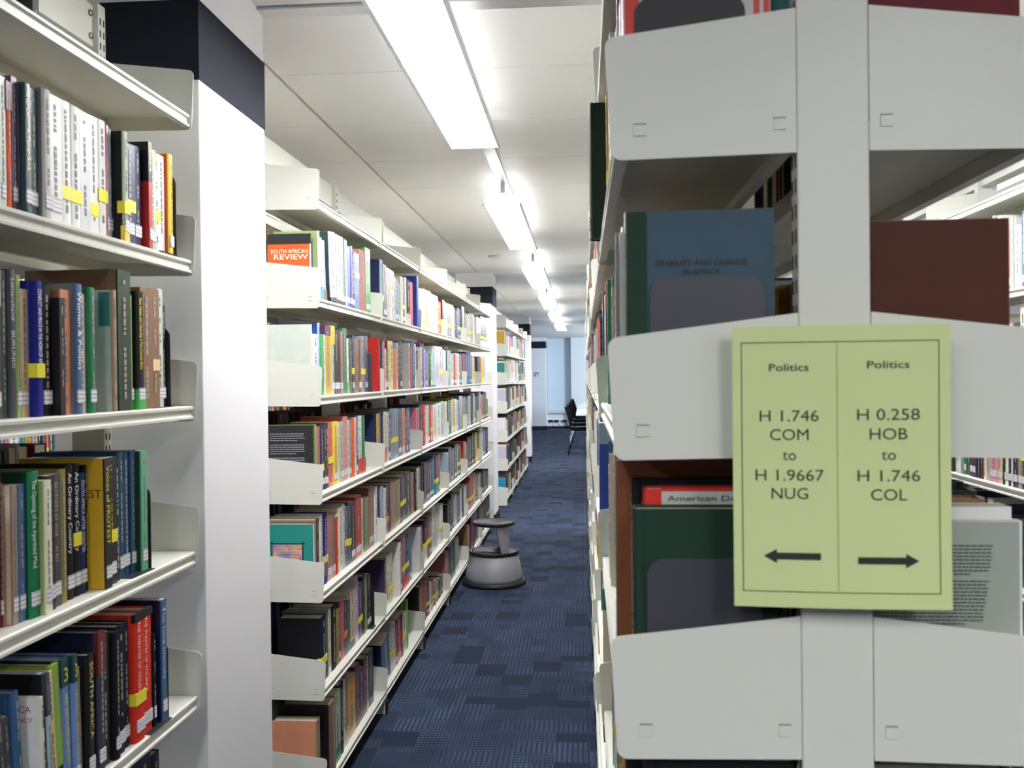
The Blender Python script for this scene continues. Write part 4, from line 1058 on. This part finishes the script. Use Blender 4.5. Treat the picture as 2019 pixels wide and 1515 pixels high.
# across the right aisle: spines face the camera side (-X); near side is the right-hand one
G3 = 'books across the right-hand aisle'
seq = [(3.42, .03, 'dg'), (3.385, .032, 'dr'), (3.335, .045, 'cr'), (3.30, .03, 'pg'), (3.205, .06, 'pk'), (3.165, .028, 'be'), (3.15, .012, 'bk'), (3.12, .026, 'pc'), (3.095, .022, 'cg'), (3.062, .03, 'bk'), (3.03, .03, 'dn'), (3.005, .02, 'cg'), (2.985, .018, 'or'), (2.965, .018, 'r'), (2.95, .013, 'cr'), (2.92, .028, 'nv'), (2.89, .026, 'cr')]
yy = 2.745
third = [('dg', .02, '-'), ('cr', .022, 's:.45'), ('st', .018, 'L;s:.45'), ('nv', .018, 'L'), ('cr', .014, '-'), ('r', .018, 'L'), ('re', .02, 'L'), ('bk', .022, 's:.45;L'), ('tn', .02, 's:.45;L'), ('dn', .03, 'L'), ('pg', .012, 'L'), ('ip', .016, 's:.45;L'), ('pc', .02, 's:.45;L'), ('bk', .016, '-'), ('be', .026, 'L'), ('pk', .055, 'L'), ('sg', .02, '-'), ('cr', .02, '-'), ('dr', .018, '-'), ('dg', .02, '-')]
for q, (c_, t_, f_) in enumerate(third):
    book(-1, XF3+.014, yy, S(3), t_*1.15, R.uniform(.205, .235), 0, c_, f_, f'{PAL[c_][3]} book seen under the grey bracket right of the sign, {ORDW[q]} from the edge', G3, .15, None)
    yy += t_*1.15
book(-1, XF3+.012, 2.738, S(1), .060, .215, 0, 'w', '-', 'white book with capital lettering at the picture edge right of the red-brown book', G3, .15, False, False)
tb = [o for o in COL.objects if o.get('label', '').startswith('white book with capital')][0]
text('spine_title', "SUR L'ETAT", ink(.35, .35, .38), tb, (.0016, .016, .035), (0, 0, 1), (0, -1, 0), .085, .009)
book(-1, XF3+.012, 2.80, S(1), .03, .23, 0, 'br', 's:.25:w', 'brown book beside the white capital-lettered book at the picture edge', G3, .15, True)
# ---------------------------------------------------------------- the rest of the books: too many to be things
PALS = {'light': ['w','lg','cr','pb','lv','nv','bl','pk','py','or','cg','w','lg','tl','sb','sg','pg','w'],
 'mid': ['nv','bk','cr','r','gr','sb','mu','tl','lg','w','br','dp','gb','st','dr','or','pc','ip'],
 'dark': ['bk','dg','dr','nv','dn','cg','br','st','ip','tn','r','bk','dt','rb','lg','w','mu','bl']}
def fill(s, xf_, ya, yb, lev, rng=R, pal=None, density=.93, gap_end=True, hmax=.25):
    p = PALS[pal or ('light' if lev <= 2 else ('mid' if lev == 3 else 'dark'))]
    y = ya+.006; end = yb-.008-(rng.uniform(0, .16) if gap_end else 0); zs = zb(lev)+SHT+.0002
    while y < end:
        t = rng.choice((.012, .016, .02, .024, .028, .036, .045))*rng.uniform(.85, 1.15)
        if y+t > end: break
        reps = rng.choice((1, 1, 1, 2)); c = rng.choice(p); h = min(hmax, rng.uniform(.185, .25))
        for _ in range(reps):
            if y+t > end: break
            STUFF.append((s, xf_-s*rng.uniform(.008, .03), y, zs, t, h, None, c, rng.random() < .18, rng.uniform(.85, 1.1))); y += t+.0004
def fill_bay(s, xf_, y0, levels=range(1, 7), **k):
    for lev in levels: fill(s, xf_, y0, y0+.9, lev, **k)
# unseen near ends of the bays by the viewer
for lev in range(1, 7):
    if lev < 5: fill(1, XFL, .9956, 1.262, lev, gap_end=False)
    elif lev == 6: fill(1, XFL, .9956, 1.9, lev)
    else: fill(1, XFL, .9956, 1.5, lev, gap_end=False)
fill_bay(1, XFL, .0956)
XBL = XL-HALF
for i in range(6):
    for lev in range(1, 7): fill(-1, XBL, 2.8252+.9*i, 2.8252+.9*(i+1), lev, pal='dark' if lev > 2 else 'light')
for y_ in (.0956, .9956):
    for lev in (2, 3, 4, 5, 6): fill(-1, XBL, y_, y_+.9, lev, pal='dark')
for lev, c_, h_ in ((1, 'mu', .225), (2, 'tq', .20), (3, 'lv', .215), (4, 'w', .205), (5, 'lv', .225), (6, 'cy', .20)):
    STUFF.append((1, XFL-.02, 9.836, zb(lev)+SHT, .02, h_, None, c_, False, 1.)); STUFF.append((1, XFL-.012, 9.857, zb(lev)+SHT, .02, h_+.02, None, 'rb' if lev == 6 else 'cr', False, 1.))
    fill(1, XFL, 9.876, 10.73, lev)
for i in range(1, 4): fill_bay(1, XFL, 9.83+.9*i)
for i in range(4): fill_bay(-1, XBL, 9.83+.9*i, (2, 4, 6))
for i in range(8):
    ya = .9515+.9*i
    for lev in range(1, 7):
        a = ya
        if i == 0: a = {1: .995, 2: 1.056, 3: 1.10, 4: 1.01, 5: ya, 6: ya}[lev]
        b_ = ya+.9
        if i == 0 and lev == 1: b_ = 1.712+.008
        if i == 0 and lev == 5: fill(-1, XFR, a, 1.398, lev, gap_end=False); a = 1.434
        if i == 1 and lev in (2, 3, 4): a = {2: 1.90, 3: 1.925, 4: 1.912}[lev]
        fill(-1, XFR, a, b_, lev, pal='mid')
    for lev in range(1, 7):
        a = ya
        if i == 0: a = {1: 1.006, 2: 1.022, 3: 1.128, 4: 1.016, 5: ya, 6: ya}[lev]
        if i < 4: fill(1, XRR, a, ya+.9, lev, pal='dark', hmax=.192 if (i == 0 and lev == 2) else .25)
for i in range(4): fill_bay(-1, XFR, 9.83+.9*i)
for i in range(3):
    for lev in range(0+1, 7):
        if i == 1 and lev == 3: fill(-1, XF3, yy+.004, 3.63, lev)
        elif i == 1 and lev == 1: fill(-1, XF3, 2.83, 3.63, lev)
        else: fill(-1, XF3, 1.83+.9*i, 2.73+.9*i, lev)
for i in range(7): fill_bay(1, X0+HALF, 2.0+.9*i, pal='mid', gap_end=False)
V = []; Fc = []; Cc = []
def qbox(x0, x1, y0, y1, z0, z1, c, skip=()):
    n_ = len(V)
    V.extend(((x0,y0,z0),(x1,y0,z0),(x1,y1,z0),(x0,y1,z0),(x0,y0,z1),(x1,y0,z1),(x1,y1,z1),(x0,y1,z1)))
    for f in ((3,2,1,0),(4,5,6,7),(0,1,5,4),(1,2,6,5),(2,3,7,6),(3,0,4,7)): Fc.append([n_+i for i in f]); Cc.append(c)
CR = rgb(206, 198, 176); YL = rgb(232, 220, 60); WH = rgb(230, 230, 232)
for (s, x, y, z, t, h, d, c, st, k) in STUFF:
    d = min(.165, h*.68); col = tuple(min(1., v*k) for v in pc(c)); g = .0025; t -= .0005
    w = min(.0022, t*.2)
    xa = x-s*d
    qbox(min(xa, x), max(xa, x), y, y+w, z, z+h, col); qbox(min(xa, x), max(xa, x), y+t-w, y+t, z, z+h, col)
    qbox(min(x-s*.002, x), max(x-s*.002, x), y+w, y+t-w, z, z+h, col)
    qbox(min(xa+s*g, x-s*.002), max(xa+s*g, x-s*.002), y+w, y+t-w, z+g, z+h-g, CR)
    e_ = .0004
    if st: zz = z+h*.37; qbox(min(x-s*.004, x+s*e_), max(x-s*.004, x+s*e_), y-e_, y+t+e_, zz-.011, zz+.011, YL)
    if R.random() < .6 and t > .011: qbox(min(x, x+s*e_), max(x, x+s*e_), y+t*.15, y+t*.85, z+.016, z+.037, WH)
    # printed strip of spine lettering
    if t > .01:
        lc = rgb(200, 198, 190) if sum(PAL[c][:3]) < 380 else rgb(90, 88, 98)
        zz = z+h*.92
        while zz > z+h*.3:
            L_ = R.uniform(.01, .03); qbox(min(x, x+s*e_), max(x, x+s*e_), y+t*.4, y+t*.6, zz-L_, zz, lc); zz -= L_+.006
me = bpy.data.meshes.new('packed_books'); me.from_pydata(V, [], Fc)
ca = me.color_attributes.new('Col', 'FLOAT_COLOR', 'CORNER')
arr = []
for c in Cc: arr.extend((*c, 1.)*4)
ca.data.foreach_set('color', arr)
pb_ = new_obj('packed_books', me, colour_mat('packed_book_covers', .5, .1, True, .08, 0.)); tag(pb_, 'hundreds of smaller assorted books packed along the farther and lower shelves', 'books', None, 'stuff')
# ---------------------------------------------------------------- green sign
sg = empty('shelf_sign', (.1455, .9285, 1.1385), math.radians(-3.2)); tag(sg, 'pale green laminated paper sign with two arrows hung on the bookcase end', 'sign')
SW, SH_ = .2035, .2735
M_PAPER = mat('green_laminated_paper', rgb(206, 218, 156), .28, noise=.03, nscale=10)
bmw = bmesh.new(); nx, nz = 10, 12
gv = [[bmw.verts.new((SW*i/nx, .0035*math.sin(math.pi*i/nx)*(-1)+.0015*math.sin(3.1*j/nz), SH_*j/nz)) for i in range(nx+1)] for j in range(nz+1)]
for j in range(nz):
    for i in range(nx): bmw.faces.new((gv[j][i], gv[j][i+1], gv[j+1][i+1], gv[j+1][i]))
ret = bmesh.ops.extrude_face_region(bmw, geom=bmw.faces[:])
for v in [g for g in ret['geom'] if isinstance(g, bmesh.types.BMVert)]: v.co.y += .0007
bmesh.ops.recalc_face_normals(bmw, faces=bmw.faces[:])
mp = bpy.data.meshes.new('paper'); bmw.to_mesh(mp); bmw.free()
for p in mp.polygons: p.use_smooth = False
new_obj('paper', mp, M_PAPER, sg)
def bend(o):
    """lay flat print on the slightly bowed sheet"""
    for v in o.data.vertices:
        u = v.co.x/SW; w = v.co.z/SH_
        v.co.y += -.0035*math.sin(math.pi*u)+.0015*math.sin(3.1*w)-.0006
    return o
def strip(name, x0, x1, z0, z1, m, nseg=10):
    nseg = max(2, int((x1-x0)/.02)+1); nzs = max(2, int((z1-z0)/.02)+1)
    Vv = [(x0+(x1-x0)*i/nseg, 0, z0+(z1-z0)*j/nzs) for j in range(nzs+1) for i in range(nseg+1)]
    Ff = [(j*(nseg+1)+i, j*(nseg+1)+i+1, (j+1)*(nseg+1)+i+1, (j+1)*(nseg+1)+i) for j in range(nzs) for i in range(nseg)]
    m_ = bpy.data.meshes.new(name); m_.from_pydata(Vv, [], Ff); return bend(new_obj(name, m_, m, sg))
INK = ink(.20, .21, .17); INKL = ink(.58, .62, .42)
bl, br_, bt, bb_ = .041*SW, .948*SW, .944*SH_, .055*SH_
for a in ((bl, br_, bt-.0008, bt), (bl, br_, bb_, bb_+.0008), (bl, bl+.0008, bb_, bt), (br_-.0008, br_, bb_, bt)): strip('border_line', *a, INK)
strip('fold_line', .481*SW, .481*SW+.0006, bb_, bt, INKL)
def st(body, uc, v, wfrac, cap, bold=0.):
    w = wfrac*SW; o = text('lettering', body, INK, sg, (uc*SW-w/2, 0, (1-v)*SH_), (1, 0, 0), (0, 0, 1), w, cap*SH_, bold); bend(o)
for uc, rows in ((.262, (('Politics', .159, .183, .026, .010), ('H 1.746', .338, .272, .040, 0), ('COM', .405, .178, .040, 0), ('to', .476, .062, .038, 0), ('H 1.9667', .549, .315, .040, 0), ('NUG', .614, .168, .040, 0))),
                 (.716, (('Politics', .153, .193, .026, .010), ('H 0.258', .335, .285, .040, 0), ('HOB', .403, .172, .040, 0), ('to', .475, .066, .038, 0), ('H 1.746', .550, .285, .040, 0), ('COL', .617, .165, .040, 0)))):
    for body, v, wf, cap, bold in rows: st(body, uc, v, wf, cap, bold)
def arrow(u0, u1, v, flip):
    x0, x1 = u0*SW, u1*SW; z = (1-v)*SH_; hd = .060*SW; pts = [(x0, z-.0033), (x1-hd, z-.0033), (x1-hd, z-.0068), (x1, z), (x1-hd, z+.0068), (x1-hd, z+.0033), (x0, z+.0033)]
    if flip: pts = [(x0+x1-a, b) for a, b in pts][::-1]
    m_ = bpy.data.meshes.new('arrow'); m_.from_pydata([(a, -.0004, b) for a, b in pts], [], [list(range(7))]); bend(new_obj('arrow', m_, ink(.17, .16, .15), sg))
arrow(.140, .402, .817, True); arrow(.572, .850, .829, False)
# ---------------------------------------------------------------- step stool
M_GREY = mat('grey_stool_paint', rgb(138, 138, 146), .45, noise=.05, nscale=12, bump=.06)
M_RUB = mat('black_ribbed_rubber', rgb(34, 34, 36), .55, noise=.2, nscale=60, bump=.2)
stool = empty('step_stool', (-.604, 6.14, 0)); tag(stool, 'round grey kick-step stool with black treads standing in the aisle', 'step stool')
new_obj('base', lathe_mesh('base', [(.196, .026), (.190, .05), (.160, .196), (.157, .196), (.186, .05), (.190, .026)], 64, True), M_GREY, stool)
new_obj('base_rim', lathe_mesh('base_rim', [(.190, 0), (.206, 0), (.213, .008), (.213, .017), (.206, .026), (.196, .031), (.188, .028)], 64, True), M_RUB, stool)
def tread(r, z, name):
    g = [(0, z+.001)]
    k = 0
    rr_ = .045
    while rr_ < r-.022:
        g += [(rr_, z+.001), (rr_+.003, z+.003), (rr_+.007, z+.003), (rr_+.010, z+.001)]; rr_ += .014
    g += [(r-.012, z+.001), (r-.008, z+.007), (r-.001, z+.007), (r, z+.003), (r, z-.012), (r-.004, z-.015), (0, z-.015)]
    return lathe_mesh(name, g, 64)
new_obj('step_tread', tread(.164, .212, 'step_tread'), M_RUB, stool)
new_obj('top_tread', tread(.139, .402, 'top_tread'), M_RUB, stool)
def stool_leg(ang):
    Vv = []; Ff = []; nz_, na = 8, 8
    for sh, off in ((0, 0), (1, -.004)):
        for j in range(nz_+1):
            t = j/nz_; z = .212+t*.178; r = .142-(.142-.124)*t + off; hw = .20+.22*t
            for i in range(na+1):
                a = ang+hw*(2*i/na-1); Vv.append((r*math.cos(a), r*math.sin(a), z))
    K = (nz_+1)*(na+1)
    for j in range(nz_):
        for i in range(na):
            q = j*(na+1)+i; Ff.append((q, q+1, q+na+2, q+na+1)); Ff.append((K+q+na+1, K+q+na+2, K+q+1, K+q))
    edge = [i for i in range(na+1)] + [j*(na+1)+na for j in range(1, nz_+1)] + [nz_*(na+1)+i for i in range(na-1, -1, -1)] + [j*(na+1) for j in range(nz_-1, 0, -1)]
    for a, b in zip(edge, edge[1:]+edge[:1]): Ff.append((b, a, K+a, K+b))
    m_ = bpy.data.meshes.new('leg'); m_.from_pydata(Vv, [], Ff); return m_
for a in (-52, 68, 188): new_obj('leg', stool_leg(math.radians(a)), M_GREY, stool)
# ---------------------------------------------------------------- reading table and chairs at the far end
M_TOP = mat('white_laminate', rgb(232, 236, 240), .3)
table = empty('reading_table', (.35, 17.6, 0)); tag(table, 'long white reading table at the far end of the aisle', 'table')
new_obj('table_top', boxes_mesh('table_top', [(-.48, .65, -2.3, 5.0, .71, .74)], .006), M_TOP, table)
new_obj('apron', boxes_mesh('apron', [(-.40, .6, -2.2, 4.9, .66, .709)]), M_CAP, table)
for x_ in (.1, .56):
    for y_ in (-1.6, .6, 3.6): new_obj('leg', boxes_mesh('leg', [(x_-.02, x_+.02, y_-.02, y_+.02, 0, .66)], .003), M_ALU, table)
M_BLK = mat('black_chair_plastic', rgb(16, 18, 24), .75, noise=.1, spec=.2)
M_CHR = mat('chrome_leg', rgb(170, 175, 180), .25, 1.)
chair_parts = []
sp_ = rounded([(-.22, -.21), (.22, -.19), (.22, .19), (-.22, .21)], [.05, .06, .06, .05])
seat_me = poly_mesh('seat', sp_, 'z', .43, .465)
bk = bmesh.new(); rows_ = []
for j in range(9):
    t = j/8; z = .50+t*.32; xo = -.20-.09*t**1.2
    rows_.append([bk.verts.new((xo+.035*math.cos(math.pi*(i/8-.5))*-1+.03, (-.20+.4*i/8)*(1-.12*t), z)) for i in range(9)])
for j in range(8):
    for i in range(8): bk.faces.new((rows_[j][i], rows_[j][i+1], rows_[j+1][i+1], rows_[j+1][i]))
ret = bmesh.ops.extrude_face_region(bk, geom=bk.faces[:])
for v in [g for g in ret['geom'] if isinstance(g, bmesh.types.BMVert)]: v.co.x -= .018
bmesh.ops.recalc_face_normals(bk, faces=bk.faces[:]); back_me = bpy.data.meshes.new('backrest'); bk.to_mesh(back_me); bk.free()
legs = []
for sy in (-1, 1):
    legs.append(('leg', tube_mesh('leg', [(-.18, sy*.19, .44), (-.24, sy*.215, .012)], .0105), M_CHR))
    legs.append(('leg', tube_mesh('leg', [(.17, sy*.18, .44), (.21, sy*.205, .012)], .0105), M_CHR))
    legs.append(('back_frame', tube_mesh('back_frame', [(.10, sy*.20, .425), (-.17, sy*.20, .425), (-.205, sy*.19, .52), (-.27, sy*.175, .78)], .0105), M_BLK))
    legs.append(('glide', boxes_mesh('glide', [(-.258, -.226, sy*.217-.016, sy*.217+.016, 0, .02)]), M_BLK))
for q, y_ in enumerate((16.35, 17.75, 19.2, 20.7, 22.2)):
    e = empty('chair', (-.03+.012*q, y_, 0), math.radians(2)); tag(e, f'black plastic chair with metal legs at the white table, {ORD[q]} in the line', 'chair', 'black chairs along the reading table')
    new_obj('seat', seat_me, M_BLK, e); new_obj('backrest', back_me, M_BLK, e)
    for nm, m_, mt in legs: new_obj(nm, m_, mt, e)
# sockets with black plugs and cables under the far ledge
SOCK = boxes_mesh('faceplate', [(-.065, .065, -.008, 0, -.04, .04)], .002); PLUG = boxes_mesh('plug', [(-.055, -.005, -.05, -.008, -.03, .03), (.005, .055, -.045, -.008, -.028, .03)], .004)
for q, x_ in enumerate((-.86, -.70, -.50)):
    e = empty('power_socket', (x_, YW1+.119, .20)); tag(e, f'white double socket with black plugs low on the far wall, {NTH[q]} from the pillar', 'socket', 'power sockets under the far ledge')
    new_obj('faceplate', SOCK, M_TOP, e); new_obj('plug', PLUG, M_BLK, e)
    new_obj('cable', tube_mesh('cable', [(.03, -.04, -.02), (.06, -.06, -.10), (.12, -.05, -.16), (.17, -.04, -.185), (.22, -.05, -.192)], .006), M_BLK, e)
th_ = empty('wall_thermostat', (-1.16, 23.6, 1.42)); tag(th_, 'small grey control box on the far white pillar', 'thermostat')
new_obj('case', boxes_mesh('case', [(-.045, .045, -.03, 0, -.06, .05)], .004), mat('control_grey', rgb(190, 198, 206), .5), th_)
new_obj('display', boxes_mesh('display', [(-.03, .03, -.033, -.029, 0, .035)]), mat('control_screen', rgb(110, 120, 130), .3), th_)
